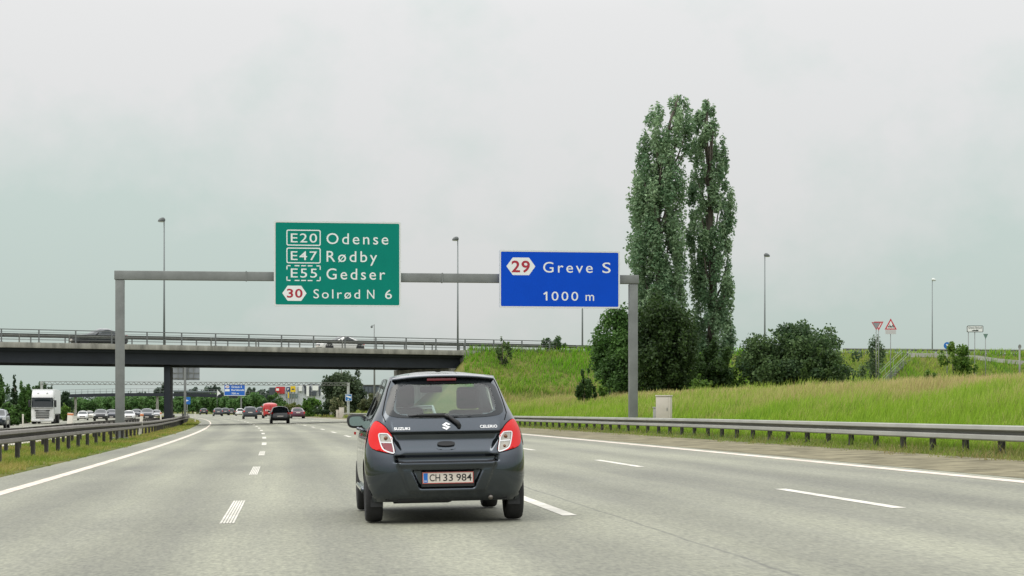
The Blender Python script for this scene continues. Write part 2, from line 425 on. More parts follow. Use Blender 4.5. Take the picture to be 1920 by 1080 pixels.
BLUE = M('sign_blue', (0.001, 0.064, 0.52), 0.6, var=0.05, scale=0.8, spec=.12)
SWHITE = M('sign_white', (0.74, 0.76, 0.75), 0.5)
SBORD = M('sign_border', (0.62, 0.64, 0.63), 0.5)
SRED = M('sign_red', (0.36, 0.012, 0.03), 0.5)
BACK = M('sign_back', (0.27, 0.29, 0.31), 0.5, 0.4, var=0.12, scale=1.5)
def rrect(x0, y0, x1, y1, r, n=5):
    pts = []
    for cx, cy, a0 in ((x1 - r, y0 + r, -90), (x1 - r, y1 - r, 0), (x0 + r, y1 - r, 90), (x0 + r, y0 + r, 180)):
        for k in range(n + 1):
            a = math.radians(a0 + 90 * k / n); pts.append((cx + r * math.cos(a), cy + r * math.sin(a)))
    return pts
def ring(mb, pa, pb, fn, mi=0):
    n = len(pa); mb.add([fn(*p) for p in pa] + [fn(*p) for p in pb], [[i, (i + 1) % n, n + (i + 1) % n, n + i] for i in range(n)], mi)
def hang_sign(name, label, px0, px1, py0, py1, facemat, draw, cat='sign'):
    x0, x1 = gantry_x(px0), gantry_x(px1)
    cp = GM @ Vector(((x0 + x1) / 2, -0.32, 0)); sc = (x1 - x0) / (px1 - px0)
    zt = CAMZ + (770 - py0) / F * cp.y; zb = CAMZ + (770 - py1) / F * cp.y
    o = thing(name, label, cat, cp + Vector((0, 0, zb)), ga)
    W_, H_ = x1 - x0, zt - zb
    pm = Matrix(((1, 0, 0, -W_ / 2), (0, 0, -1, 0), (0, 1, 0, 0), (0, 0, 0, 1)))
    MB().prism(rrect(0, 0, W_, H_, 0.06), 0.05, pm).build('panel', facemat, o)
    fn = lambda a, b, q=0.054: (a - W_ / 2, -q, b)
    mb = MB(); ring(mb, rrect(0, 0, W_, H_, 0.06), rrect(0.07, 0.07, W_ - 0.07, H_ - 0.07, 0.05), fn); mb.build('border', SBORD, o)
    # pixel coordinates of the photograph -> sign coordinates
    px = lambda X, Y: ((X - px0) * sc, (py1 - Y) * H_ / (py1 - py0))
    draw(o, px, fn, sc)
    for fx in (-0.3, 0.3): MB().box((W_ * fx, 0.06, H_ / 2), (0.10, 0.12, H_ * 0.9)).build('hanger', STEELD, o)
    return o
def T(o, px, fn, body, X0, X1, Yb, Yt, space=1.0, bold=0.002, name='lettering', mat=None):
    a, yb = px(X0, Yb); b, yt = px(X1, Yt); mb = MB()
    text_into(mb, body, a, b, yb, yt - yb, fn, 0, space, bold); mb.build(name, mat or SWHITE, o)
def hexp(px, X0, X1, Y0, Y1, k=0.22):
    w_ = X1 - X0; ym = (Y0 + Y1) / 2; c = w_ * k
    return [px(*p) for p in ((X0, ym), (X0 + c, Y1), (X1 - c, Y1), (X1, ym), (X1 - c, Y0), (X0 + c, Y0))]
def green_draw(o, px, fn, sc):
    for body, yb, yt in (('E20', 451, 434.6), ('E47', 484, 467.8), ('E55', 516.6, 500)):
        T(o, px, fn, body, 545, 594, yb, yt, space=1.15)
    T(o, px, fn, 'Odense', 611.6, 727.8, 453.3, 433.3, space=1.28)
    T(o, px, fn, 'Rødby', 611.8, 706.8, 486.6, 466.6, space=1.28)
    T(o, px, fn, 'Gedser', 611.6, 721.8, 519.5, 499.3, space=1.28)
    T(o, px, fn, 'Solrød', 587.3, 674.5, 555.3, 538.6, space=1.28)
    T(o, px, fn, 'N', 687.8, 701.5, 555.3, 538.6)
    T(o, px, fn, '6', 721.6, 734.6, 555.3, 538.6)
    for y0, y1 in ((427.3, 457.2), (460.8, 490.2)):
        a = px(536.8, y1); b = px(600.8, y0); t_ = 2.0 * sc
        mb = MB(); ring(mb, rrect(*a, *b, 3.5 * sc), rrect(a[0] + t_, a[1] + t_, b[0] - t_, b[1] - t_, 2.2 * sc), fn); mb.build('route_frame', SWHITE, o)
    a = px(536.8, 523.2); b = px(600.8, 493.7); t_ = 2.0 * sc
    W_, H_ = b[0] - a[0], b[1] - a[1]; mb = MB()
    def seg(x0, y0, x1, y1): MB().add([fn(x0, y0), fn(x1, y0), fn(x1, y1), fn(x0, y1)], [[0, 1, 2, 3]]).build('frame_dash', SWHITE, o)
    for k in range(5):
        if k in (0, 4): L0, L1 = (0, 0.12) if k == 0 else (0.88, 1)
        else: L0, L1 = 0.12 + 0.19 * k - 0.07, 0.12 + 0.19 * k + 0.07
        for yy in (a[1], b[1] - t_): seg(a[0] + L0 * W_, yy, a[0] + L1 * W_, yy + t_)
    for yy0, yy1 in ((0, 0.28), (0.72, 1)):
        for xx in (a[0], b[0] - t_): seg(xx, a[1] + yy0 * H_, xx + t_, a[1] + yy1 * H_)
    mb = MB(); mb.add([fn(*p) for p in hexp(px, 529.2, 574.4, 532, 560.4)], [[0, 1, 2, 3, 4, 5]]); mb.build('exit_badge', SWHITE, o)
    T(o, px, lambda a, b: fn(a, b, 0.057), '30', 537.6, 567, 554, 538.5, space=1.1, bold=0.02, name='exit_number', mat=SRED)
def blue_draw(o, px, fn, sc):
    T(o, px, fn, 'Greve', 1017.7, 1110.6, 506.8, 487.5, space=1.28)
    T(o, px, fn, 'S', 1128.9, 1144.5, 506.8, 487.5)
    T(o, px, fn, '000', 1033.5, 1083.3, 559.3, 542.9, space=1.28)
    MB().add([fn(*px(*p)) for p in ((1022.6, 559.3), (1025.6, 559.3), (1025.6, 542.9), (1023.2, 542.9), (1018.0, 546.6), (1019.4, 548.8), (1022.6, 546.8))], [[0, 1, 2, 3, 6], [3, 4, 5, 6]]).build('digit', SWHITE, o)
    T(o, px, fn, 'm', 1097.2, 1113.2, 559.3, 542.9)
    mb = MB(); mb.add([fn(*p) for p in hexp(px, 949.1, 1003.1, 479.5, 512.3)], [[0, 1, 2, 3, 4, 5]]); mb.build('exit_badge', SWHITE, o)
    T(o, px, lambda a, b: fn(a, b, 0.057), '29', 958.6, 992.9, 506.5, 486, space=1.1, bold=0.02, name='exit_number', mat=SRED)
hang_sign('direction_sign', 'large green gantry sign listing Odense, Rødby, Gedser and Solrød N', 513.5, 751.5, 411, 570.5, GREEN, green_draw)
hang_sign('exit_sign', 'blue gantry sign reading Greve S 1000 m with exit 29 badge', 936, 1162, 465.6, 573.6, BLUE, blue_draw)

# ------------------------------------------------------------------ guardrails
WB = [(0.0, .31), (.07, .308), (.098, .290), (.115, .225), (.10, .208), (.03, .202), (-.07, .200), (-.07, .128), (.03, .126), (.088, .122), (.104, .105), (.115, .035), (.10, .012), (.06, .003), (0.0, 0.0)]  # W-beam with its middle valley cut extra deep, shaped to hold a dark shade
RAILM = M('rail_zinc', (0.29, 0.29, 0.262), 0.65, 0.1, var=0.15, scale=0.7, detail=7)
RAILD = M('rail_rusty', (0.165, 0.152, 0.135), 0.7, 0.1, var=0.22, scale=0.9, detail=7)
POSTM = M('rail_post', (0.085, 0.08, 0.075), 0.7, 0.2, var=0.3, scale=2)
def guardrail(label, s0, d_list, post_d, facing, top, railm, wob=0.0, seed=1, gtop=None, name='guardrail', pw=0.12):
    rnd = random.Random(seed); o0 = R(d_list[0], s0)
    o = thing(name, label, 'guardrail', (0, 0, 0))
    ph = rnd.random() * 6
    def off(d): return wob * (math.sin(d * 0.21 + ph) + 0.6 * math.sin(d * 0.083 + 2 * ph)), wob * 1.2 * math.sin(d * 0.055 + ph * 3)
    def base(d):
        lo, vo = off(d); p = R(d, s0 + lo); p.z = Hz(p.x, p.y); return p, vo
    path = []
    for d in d_list:
        p, vo = base(d); path.append((p + Vector((0, 0, top - 0.31 + vo)), side(d) * facing))
    mb = MB(); mb.sweep(path, WB, smooth=False)
    mb.sweep([(p, v) for p, v in path], [(a - 0.006, b) for a, b in WB], smooth=False)
    mb.build('rail', railm, o)
    for d in post_d:
        p, vo = base(d); sv = side(d); m = Matrix.Translation(p - sv * facing * 0.125) @ Matrix.Rotation(yaw(d), 4, 'Z')
        mb = MB(); hh = top - 0.01 + vo + 0.15
        mb.box((0, 0, hh / 2 - 0.15), (0.10, pw * 0.12, hh), mat=m)
        mb.box((0.048, 0, hh / 2 - 0.15), (0.012, pw, hh - 0.004), mat=m); mb.box((-0.048, 0, hh / 2 - 0.15), (0.012, pw, hh - 0.004), mat=m)
        mb.build('post', POSTM, o)
    return o
ar = lambda a, b, st: [float(x) for x in np.arange(a, b, st)]
guardrail('grey steel guardrail along the gravel on the right verge below the tall grass', 14.35, ar(22, 160, 2) + ar(160, 318, 6), ar(22.5, 150, 2) + ar(150, 300, 4.2), -1, 0.57, RAILM, 0.012, 3)
guardrail('brownish wavy guardrail on the near edge of the grassy median', -5.85, ar(28, 200, 1.6) + ar(200, 330, 5), ar(30.3, 200, 3.1) + ar(200, 320, 6), 1, 0.74, RAILD, 0.035, 5)
guardrail('second guardrail on the far side of the median, behind the wavy one', -7.75, ar(38, 200, 2) + ar(200, 330, 5), ar(39.5, 200, 3.3) + ar(200, 320, 6), -1, 0.74, RAILD, 0.03, 9)
guardrail('grey guardrail beyond the oncoming lanes, in front of the trees', -26.9, ar(95, 330, 4), ar(97, 330, 4), 1, 0.75, RAILM, 0.01, 11)

# ------------------------------------------------------------------ overpass bridge
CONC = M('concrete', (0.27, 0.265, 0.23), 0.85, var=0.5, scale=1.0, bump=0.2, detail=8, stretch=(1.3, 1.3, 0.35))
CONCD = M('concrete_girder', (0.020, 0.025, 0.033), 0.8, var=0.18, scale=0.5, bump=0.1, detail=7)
RAILP = M('bridge_railing', (0.155, 0.165, 0.165), 0.55, 0.3)
ba = math.atan2(BU[1], BU[0])
br = thing('overpass_bridge', 'concrete road overpass with dark girder, pier and thin metal railing', 'bridge', (BB[0], BB[1], 0), ba)
# local: x along the bridge (0 at right abutment, negative to the left), y away from the camera
L0, L1 = -92.0, 1.2
MB().box(((L0 + L1) / 2, 0.2, 6.22), (L1 - L0, 0.4, 0.42), bevel=0.015).box(((L0 + L1) / 2, 11.2, 6.22), (L1 - L0, 0.4, 0.42)).build('parapet_edge', CONC, br)
MB().box(((L0 + L1) / 2, 5.7, 6.2), (L1 - L0 - 0.02, 10.58, 0.36)).build('deck', ASPH, br)
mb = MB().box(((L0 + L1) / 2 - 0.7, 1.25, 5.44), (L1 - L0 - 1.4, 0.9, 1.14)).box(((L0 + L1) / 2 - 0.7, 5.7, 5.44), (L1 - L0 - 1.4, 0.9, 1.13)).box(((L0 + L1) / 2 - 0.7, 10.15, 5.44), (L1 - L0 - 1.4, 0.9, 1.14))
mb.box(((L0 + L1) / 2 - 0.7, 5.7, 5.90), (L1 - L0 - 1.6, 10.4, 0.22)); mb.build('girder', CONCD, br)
def on_bridge(px, y=0.0):    # local x on the bridge line seen under column px
    k = (px - 960) / F; bx = BB[0] - BN[0] * y; by = BB[1] - BN[1] * y
    return (k * by - bx) / (BU[0] - k * BU[1])
xp = on_bridge(316, 5.7) + .15
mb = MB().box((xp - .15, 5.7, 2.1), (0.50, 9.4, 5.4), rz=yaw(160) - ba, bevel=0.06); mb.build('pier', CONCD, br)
mb = MB().box((0.35, 5.7, 2.9), (1.6, 11.4, 6.2)); mb.box((-0.9, 5.7, 4.5), (1.4, 10.6, 0.72)); mb.build('abutment', CONC, br)
mb = MB(); mb.add([(1.1, -0.05, 6.1), (1.1, -0.05, 1.0), (2.2, -2.2, 1.0), (2.2, -2.2, 4.9), (1.4, -0.05, 6.1), (1.4, -0.05, 1.0), (2.5, -2.2, 1.0), (2.5, -2.2, 4.9)],
       [[0, 1, 2, 3], [4, 7, 6, 5], [0, 3, 7, 4], [3, 2, 6, 7]]); mb.build('wing_wall', CONC, br)
rl = MB()
for yy in (0.13,):
    for z_, r_ in ((7.42, 0.035), (7.22, 0.014), (7.04, 0.014), (6.86, 0.014), (6.68, 0.014)):
        rl.box(((L0 + 9) / 2, yy, z_), (9 - L0, r_ * 2, r_ * 2))
o_r = rl.build('railing', RAILP, br)
for k in range(34):
    xk = 8.5 - 2.95 * k
    MB().box((xk, 0.13, 6.92), (0.09, 0.09, 1.02)).box((xk, 0.13, 6.44), (0.2, 0.2, 0.04)).build('railing_post', RAILP, o_r)
path = [(Vector((x, 1.0, 6.42 + 0.42)), Vector((0, 1, 0))) for x in np.arange(L0, 26, 2.0)]
mb = MB(); mb.sweep(path, WB); mb.sweep(path, [(a - 0.006, b) for a, b in WB])
for k in range(28): mb.box((24 - 4.0 * k, 0.94, 6.42 + 0.36), (0.08, 0.1, 0.72))
mb.build('safety_barrier', STEELD, br)
mb = MB(); rl2 = mb
for z_, r_ in ((7.42, 0.035), (7.04, 0.014), (6.68, 0.014)): mb.box(((L0 + 9) / 2, 11.25, z_), (9 - L0, r_ * 2, r_ * 2))
for k in range(34): mb.box((8.5 - 2.95 * k, 11.25, 6.92), (0.09, 0.09, 1.02))
mb.build('far_railing', RAILP, br)
# road on top of the embankment
kind(MB().box((60, 5.6, 6.2), (118, 10, 0.4)).build('bridge_road', ASPH), 'structure')
ro = bpy.data.objects['bridge_road']; ro.location = (BB[0], BB[1], 0.16); ro.rotation_euler = (0, -0.0095, ba)

def bridge_world(lx, ly, z): return Vector((BB[0] + BU[0] * lx - BN[0] * ly, BB[1] + BU[1] * lx - BN[1] * ly, z))

# ------------------------------------------------------------------ lamp posts and poles
POLE = M('lamp_pole', (0.16, 0.18, 0.18), 0.5, 0.4)
LAMPH = M('lamp_head', (0.09, 0.10, 0.10), 0.5)
LAMPG = M('lamp_glass', (0.55, 0.58, 0.56), 0.25)
def lamp(label, base, top_z, dirx, headm=None, r=0.09):
    h = top_z - base.z; o = thing('street_lamp', label, 'street lamp', base, 0, 'tall lamp posts along the bridge road')
    MB().tube([(0, 0, -0.3), (0, 0, h * 0.3), (0, 0, h - 0.15)], [r, r * 0.85, r * 0.55], 10).build('pole', POLE, o)
    bm = bmesh.new(); bmesh.ops.create_uvsphere(bm, u_segments=14, v_segments=8, radius=1)
    for v in bm.verts:
        v.co.z = max(v.co.z, -0.12)
        v.co.x *= 0.30; v.co.y *= 0.18; v.co.z *= 0.30
        v.co.x += dirx * 0.10 * v.co.z / 0.30 * -1
    hb = MB().bm(bm, Matrix.Translation((dirx * 0.22, 0, h - 0.32)), 0, True); hd = hb.build('lamp_head', headm or LAMPH, o)
    MB().lathe([(0.0, -0.05), (0.18, -0.045), (0.20, 0.0)], 14, Matrix.Translation((dirx * 0.22, 0, h - 0.36)) @ Matrix.Scale(1.2, 4, (1, 0, 0))).build('lamp_glass', LAMPG, hd)
    return o
def ztop(py, d): return CAMZ + (770 - py) / F * d
b0 = bridge_world(on_bridge(310, -0.0), 0.25, 6.43); lamp('lamp post on the bridge parapet just right of the left gantry post', b0, ztop(407, b0.y), -1)
b0 = bridge_world(on_bridge(861, -0.0), 0.25, 6.43); lamp('lamp post on the bridge between the green and blue signs', b0, ztop(443, b0.y), -1)
b0 = G(1092, 184); lamp('lamp post with its top hidden behind the blue sign', b0, ztop(470, b0.y), -1)
b0 = G(1434, 191); lamp('dark lamp post rising behind the wide round bush', b0, ztop(474, b0.y), 1)
b0 = G(1748, 262); b0.z = 7.0; lamp('palest, most distant lamp post with a white head, behind the stair handrail', b0, ztop(521, b0.y), 1, LAMPG)
b0 = G(702, 214); h_ = ztop(608, 214) - b0.z
o = thing('camera_pole', 'slim grey traffic camera pole standing behind the bridge', 'camera pole', b0)
MB().tube([(0, 0, -.2), (0, 0, h_ * .72), (-0.01, 0, h_ * .73), (-0.02, 0, h_)], [.11, .10, .06, .05], 10).build('pole', STEEL, o)
bm = bmesh.new(); bmesh.ops.create_uvsphere(bm, u_segments=12, v_segments=8, radius=0.13)
mb = MB().bm(bm, Matrix.Translation((-.3, 0, h_ - 0.28)), 0, True); mb.tube([(0, 0, h_ - .12), (-.3, 0, h_ - .12), (-.3, 0, h_ - .2)], .025, 6); mb.build('dome_camera', LAMPH, o)

# ------------------------------------------------------------------ roadside signs and cabinets
def flat_poly(mb, poly, y, mi=0, mat=None): mb.add([(x, y, z) for x, z in poly], [list(range(len(poly)))], mi, False, mat)
PM = Matrix(((1, 0, 0, 0), (0, 0, -1, 0), (0, 1, 0, 0), (0, 0, 0, 1)))     # prism XY -> facing the camera
# back of the sign for the oncoming lanes, behind the pier
d_ = 196; b0 = G(347, d_); k_ = d_ / F
o = thing('sign_board', 'grey ribbed back of a sign board on one post behind the bridge pier', 'sign', b0, yaw(d_))
hb_, ht_ = ztop(713, d_) - b0.z, ztop(668, d_) - b0.z
MB().prism(rrect(-24 * k_, hb_, 27 * k_, ht_, 0.05), 0.04, PM).build('panel', BACK, o)
mb = MB()
for q in (0.08, 0.30, 0.55, 0.8): mb.box((1.5 * k_, -0.075, hb_ + (ht_ - hb_) * q), (51 * k_, 0.05, 0.07))
for q in (-.6, -.2, .2, .6): mb.box((1.5 * k_ + 24 * k_ * q, -0.12, (hb_ + ht_) / 2), (0.06, 0.04, ht_ - hb_))
mb.build('rib', STEELD, o)
MB().box((0, -0.26, (ht_ - 0.7) / 2 - 0.1), (0.24, 0.2, ht_ - 0.4), bevel=.015).box((0, -0.26, ht_ - 0.75), (1.5, 0.18, 0.2)).build('post', STEEL, o)
d_ = 212; b0 = G(351, d_); k_ = d_ / F
o = thing('keep_sign', 'small square blue sign with white arrow low behind the sign board post', 'sign', b0, 0)
MB().prism(rrect(-6 * k_, ztop(758, d_) - b0.z, 6 * k_, ztop(744.5, d_) - b0.z, .05), .03, PM).build('panel', M('sign_blue_small', (0.01, 0.12, 0.42), .5), o)
mb = MB(); zc = ztop(751, d_) - b0.z; flat_poly(mb, [(-.2, zc - .14), (.2, zc - .0), (-.2, zc + .14), (-.1, zc)], -.034); mb.build('arrow', SWHITE, o)
MB().tube([(0, 0.03, -.2), (0, 0.03, ztop(745, d_) - b0.z)], .04, 8).build('post', STEEL, o)
# far exit sign
d_ = 495; b0 = G(452, d_); k_ = d_ / F
o = thing('exit_sign', 'small distant blue sign reading Greve S and Karlslunde beyond the bridge', 'sign', b0, 0)
zb, zt = ztop(742, d_) - b0.z, ztop(720, d_) - b0.z
MB().prism(rrect(-32 * k_, zb, 8 * k_, zt, .1), .08, PM).build('panel', M('sign_blue_far', (0.01, 0.11, 0.48), .5), o)
fn = lambda a, b, q=.084: (a, -q, b)
mb = MB(); ring(mb, rrect(-32 * k_, zb, 8 * k_, zt, .1), rrect(-31.2 * k_, zb + .11, 7.2 * k_, zt - .11, .08), fn)
Hh_ = zt - zb
mb.build('border', SWHITE, o); mb = MB(); text_into(mb, 'Greve S', -18 * k_, 2 * k_, zb + Hh_ * .68, Hh_ * .15, fn, bold=.02)
mb.build('lettering', SWHITE, o); mb = MB(); text_into(mb, 'Karlslunde', -18 * k_, 6 * k_, zb + Hh_ * .42, Hh_ * .15, fn, bold=.02)
mb.build('lettering', SWHITE, o); mb = MB(); text_into(mb, '700 m', -18 * k_, -4 * k_, zb + Hh_ * .12, Hh_ * .14, fn, bold=.02)
mb.build('lettering', SWHITE, o)
mb = MB(); flat_poly(mb, [(-30 * k_, zb + Hh_ * .76), (-28 * k_, zb + Hh_ * .64), (-23.5 * k_, zb + Hh_ * .64), (-21.5 * k_, zb + Hh_ * .76), (-23.5 * k_, zb + Hh_ * .88), (-28 * k_, zb + Hh_ * .88)], -.084)
flat_poly(mb, [(-30 * k_, zb + Hh_ * .38), (-21.5 * k_, zb + Hh_ * .38), (-21.5 * k_, zb + Hh_ * .56), (-30 * k_, zb + Hh_ * .56)], -.084); mb.build('exit_badge', SWHITE, o)
mb = MB(); text_into(mb, '29', -28 * k_, -23.5 * k_, zb + Hh_ * .68, Hh_ * .14, lambda a, b: (a, -.09, b), bold=.02); mb.build('exit_number', SRED, o)
MB().box((0, 0.2, zb / 2 + .2), (.36, .3, zb + .6)).build('post', STEEL, o)
# lattice gantry
d0_, d1_ = 262.0, 262.0
pr = G(653, 256); pl = G(78, 246)
la = math.atan2(pr.y - pl.y, pr.x - pl.x); ls = math.hypot(pr.x - pl.x, pr.y - pl.y)
o = thing('lattice_gantry', 'long thin lattice gantry across both carriageways beyond the bridge', 'gantry', (pl.x, pl.y, pl.z), la)
zl = ztop(719, 252) - pl.z
PALE = M('pale_steel', (0.45, 0.47, 0.44), .5, .2)
MB().box((ls, 0, zl / 2), (.30, .30, zl + .3)).build('post', PALE, o); MB().box((0, 0, zl / 2), (.30, .30, zl + .3)).build('post', PALE, o)
mb = MB()
for yy in (-.25, .25):
    for zz in (-.20, .16): mb.tube([(0, yy, zl + zz), (ls, yy, zl + zz)], .035, 6)
nb = 60
for k in range(nb):
    x0, x1 = ls * k / nb, ls * (k + 1) / nb
    for yy in (-.25, .25): mb.tube([(x0, yy, zl - .20), ((x0 + x1) / 2, yy, zl + .16), (x1, yy, zl - .20)], .025, 5)
    mb.tube([(x0, -.25, zl - .20), (x1, .25, zl - .20)], .02, 5)
mb.build('truss', STEELD, o)
d_ = 255.2; b0 = P(653.5, 752, d_); k_ = d_ / F
o = thing('camera_sign', 'small blue camera pictogram sign on the right lattice gantry post', 'sign', b0, la)
MB().prism(rrect(-6.3 * k_, 0, 6.3 * k_, 13 * k_, .05), .03, PM).build('panel', M('sign_blue_cam', (0.01, 0.15, 0.42), .5), o)
mb = MB(); flat_poly(mb, [(-4.6 * k_, 8 * k_), (-4 * k_, 10.6 * k_), (4.4 * k_, 8.6 * k_), (4.2 * k_, 5 * k_)], -.034); flat_poly(mb, [(-1.6 * k_, 2 * k_), (.4 * k_, 2 * k_), (.4 * k_, 4.4 * k_), (-1.6 * k_, 4.4 * k_)], -.034)
ring(mb, rrect(-6.3 * k_, 0, 6.3 * k_, 13 * k_, .05), rrect(-5.7 * k_, .6 * k_, 5.7 * k_, 12.4 * k_, .04), lambda a, b: (a, -.034, b)); mb.build('pictogram', SWHITE, o)

# cabinet on the verge
CAB = M('cabinet_paint', (0.50, 0.46, 0.40), .6, var=.08, scale=2)
CABD = M('cabinet_side', (0.36, 0.36, 0.34), .6, var=.1, scale=2)
def cabinet(label, base, w_, dp, h, rz, mat_=CAB):
    o = thing('electrical_cabinet', label, 'cabinet', base, rz)
    MB().box((0, 0, h / 2 - .1), (w_, dp, h + .2), bevel=.012).build('body', mat_, o)
    MB().box((0, 0, h + .02), (w_ + .05, dp + .05, .045), bevel=.01).build('roof', mat_, o)
    MB().box((-w_ * .05, -dp / 2 - .006, h / 2), (w_ * .82, .014, h * .86), bevel=.004).build('door', mat_, o).parent = o
    mb = MB().box((w_ * .3, -dp / 2 - .02, h * .55), (.03, .02, .12)); dd_ = mb.build('handle', STEELD, [c for c in o.children if c.name.startswith('door')][0])
    MB().box((-w_ / 2 - .004, 0, h * .5), (.01, dp * .8, h * .9)).build('side_panel', CABD, o)
    return o
d_ = 79; b0 = G(1245, d_); hh_ = ztop(743, d_) - b0.z
cabinet('tall beige electrical cabinet in the grass right of the gantry post', b0, .58, .5, hh_, -.25)
b0 = G(1230, 80); cabinet('short grey meter box beside the tall beige cabinet', b0, .2, .25, ztop(765, 80) - b0.z, -.2, CABD)
b0 = G(640.5, 247); cabinet('small pale cabinet at the foot of the lattice gantry', b0, .6, .5, ztop(764, 247) - b0.z, 0)
b0 = G(633, 247); cabinet('lowest whitish box left of the small pale roadside cabinet', b0, .35, .4, ztop(769, 247) - b0.z, 0)

# marker posts in the median
ORANGE = M('marker_orange', (0.62, 0.22, 0.10), .5); MWHITE = M('marker_white', (0.66, 0.62, 0.55), .6, var=.06, scale=3)
def marker(label, base, w_, h, lean=0, topm=None, band=.11):
    o = thing('marker_post', label, 'marker post', base, 0, 'white marker posts beside the lanes')
    m = Matrix.Rotation(lean, 4, 'Y')
    MB().box((0, 0, h / 2 - .1), (w_, w_ * .7, h + .2), mat=m, bevel=.015).build('stake', MWHITE, o)
    MB().box((0, 0, h - band / 2 - .02), (w_ + .012, w_ * .7 + .012, band), mat=m, bevel=.01).build('reflector_band', topm or ORANGE, o)
b0 = R(112, -8.6); b0 = G(130, b0.y); marker('broad white marker post with orange cap in front of the oncoming white lorry', b0, .30, ztop(776, b0.y) - b0.z + .05, .06)
b0 = G(262, 94); marker('leaning white marker post with orange cap between the two median rails', b0, .14, ztop(775, 94) - b0.z, .10)
b0 = G(301.5, 150); marker('small orange topped marker post left of the bridge pier', b0, .12, ztop(773, 150) - b0.z, .0)
b0 = G(366, 210); marker('thin all-white marker post at the far end of the median rail', b0, .12, ztop(773, 210) - b0.z, .0, MWHITE)
b0 = G(350.5, 230); marker('tiny white marker post beside the sign board post', b0, .11, ztop(774, 230) - b0.z, 0, MWHITE)
b0 = G(43, 175); marker('white marker post at the left verge before the trees', b0, .13, 1.15, 0, MWHITE)

# ------------------------------------------------------------------ signs and handrail on the hill
SD = 178.0
RED2 = M('warning_red', (0.50, 0.03, 0.05), .5)
def post_sign(name, label, px, d, py_base_z, build):
    x = (px - 960) / F * d; b0 = Vector((x, d, Hz(x, d))); o = thing(name, label, 'sign', b0, 0); build(o, lambda y: ztop(y, d) - b0.z, d / F); return o
def tri(k, cx, zt, zb, hw, up=True): return [(cx - hw * k, zb), (cx + hw * k, zb), (cx, zt)] if up else [(cx - hw * k, zt), (cx, zb), (cx + hw * k, zt)]
def b_(o, z, k):
    MB().prism([p for p in tri(k, 0, z(597), z(618), 11.5)], .03, PM).build('panel', RED2, o)
    c = z(611.5); h = z(597) - z(618)
    mb = MB(); flat_poly(mb, [(p[0] * .68, c + (p[1] - c) * .68) for p in tri(k, 0, z(597), z(618), 11.5)], -.034); mb.build('face', SWHITE, o)
    mb = MB()      # two small cyclists
    for cx in (-.10, .16):
        for wx in (-.09, .09): mb.tube([(cx + wx + .06 * math.cos(a), -.045, c - .06 + .06 * math.sin(a)) for a in np.linspace(0, 2 * math.pi, 9)], .014, 4, cap=False)
        mb.tube([(cx - .09, -.045, c - .06), (cx, -.045, c + .02), (cx + .09, -.045, c - .06), (cx + .06, -.045, c + .06)], .016, 4)
        mb.tube([(cx, -.045, c + .02), (cx + .02, -.045, c + .15)], .03, 5)
    mb.build('pictogram', LAMPH, o)
    MB().prism(rrect(-10 * k, z(626.5), 10 * k, z(618.6), .02), .025, PM).build('plate', M('plate_grey', (.50, .50, .50), .5), o)
    MB().tube([(0, .05, -.2), (0, .05, z(600))], .035, 8).build('post', STEEL, o)
post_sign('warning_sign', 'red bordered triangular warning sign with a plate below on the hill', 1670, SD, 0, b_)
def b_(o, z, k):
    MB().prism(tri(k, 0, z(604), z(619), 9, False), .03, PM).build('panel', BACK, o)
    mb = MB(); p = tri(k, 0, z(604), z(619), 9, False); c = z(609); q = [(x * .8, c + (y - c) * .8) for x, y in p]; ring(mb, p, q, lambda a, b: (a, -.034, b)); mb.build('border', RED2, o)
    MB().tube([(0, .05, -.2), (0, .05, z(605))], .035, 8).build('post', STEEL, o)
post_sign('yield_sign', 'grey-backed inverted triangle sign left of the warning triangle', 1643, SD, 0, b_)
def b_(o, z, k):
    MB().prism(tri(k, 0, z(603), z(620), 9, False), .03, PM).build('panel', SWHITE, o)
    mb = MB(); p = tri(k, 0, z(603), z(620), 9, False); c = z(608.5); q = [(x * .62, c + (y - c) * .62) for x, y in p]; ring(mb, p, q, lambda a, b: (a, -.034, b)); mb.build('border', RED2, o)
    MB().tube([(0, .05, -.2), (0, .05, z(604))], .035, 8).build('post', STEEL, o)
post_sign('yield_sign', 'white yield sign with wide red border, partly behind the grey one', 1647.5, SD + 1.2, 0, b_)
def b_(o, z, k):
    MB().prism(rrect(-15.5 * k, z(623), 15.5 * k, z(610.5), .1), .04, PM).build('panel', SWHITE, o)
    mb = MB(); ring(mb, rrect(-15.5 * k, z(623), 15.5 * k, z(610.5), .1), rrect(-14.2 * k, z(621.9), 14.2 * k, z(611.6), .06), lambda a, b: (a, -.044, b)); TD = M('sign_dark', (.035, .05, .045), .5); mb.build('border', TD, o); mb = MB()
    text_into(mb, 'Greve Strand', -12.5 * k, 12.5 * k, z(616), z(613) - z(616), lambda a, b: (a, -.044, b), bold=.02); mb.build('lettering', TD, o); mb = MB()
    sk = [(-6, 621), (-6, 619.6), (-3, 619.2), (-2, 618), (-1, 619), (2, 619), (2.5, 617.6), (3.5, 617.6), (3.8, 619), (5.5, 618.2), (6, 617.8), (6.5, 621)]
    flat_poly(mb, [(x * k, z(y)) for x, y in sk], -.044); mb.build('skyline', TD, o)
    for xx in (-12 * k, 0): MB().tube([(xx, .06, -.3), (xx, .06, z(612))], .035, 8).build('post', STEEL, o)
post_sign('town_sign', 'white town sign with dark skyline drawing on two posts on the hill', 1828, 172, 0, b_)
def b_(o, z, k):
    MB().prism(tri(k, 0, z(626), z(636), 4.6, False), .03, PM).build('panel', M('sign_teal_back', (.12, .2, .17), .5), o)
    MB().tube([(0, .05, -.2), (0, .05, z(628))], .03, 8).build('post', STEEL, o)
post_sign('yield_sign', 'tiny dark inverted triangle sign right of the town sign', 1848, 168, 0, b_)
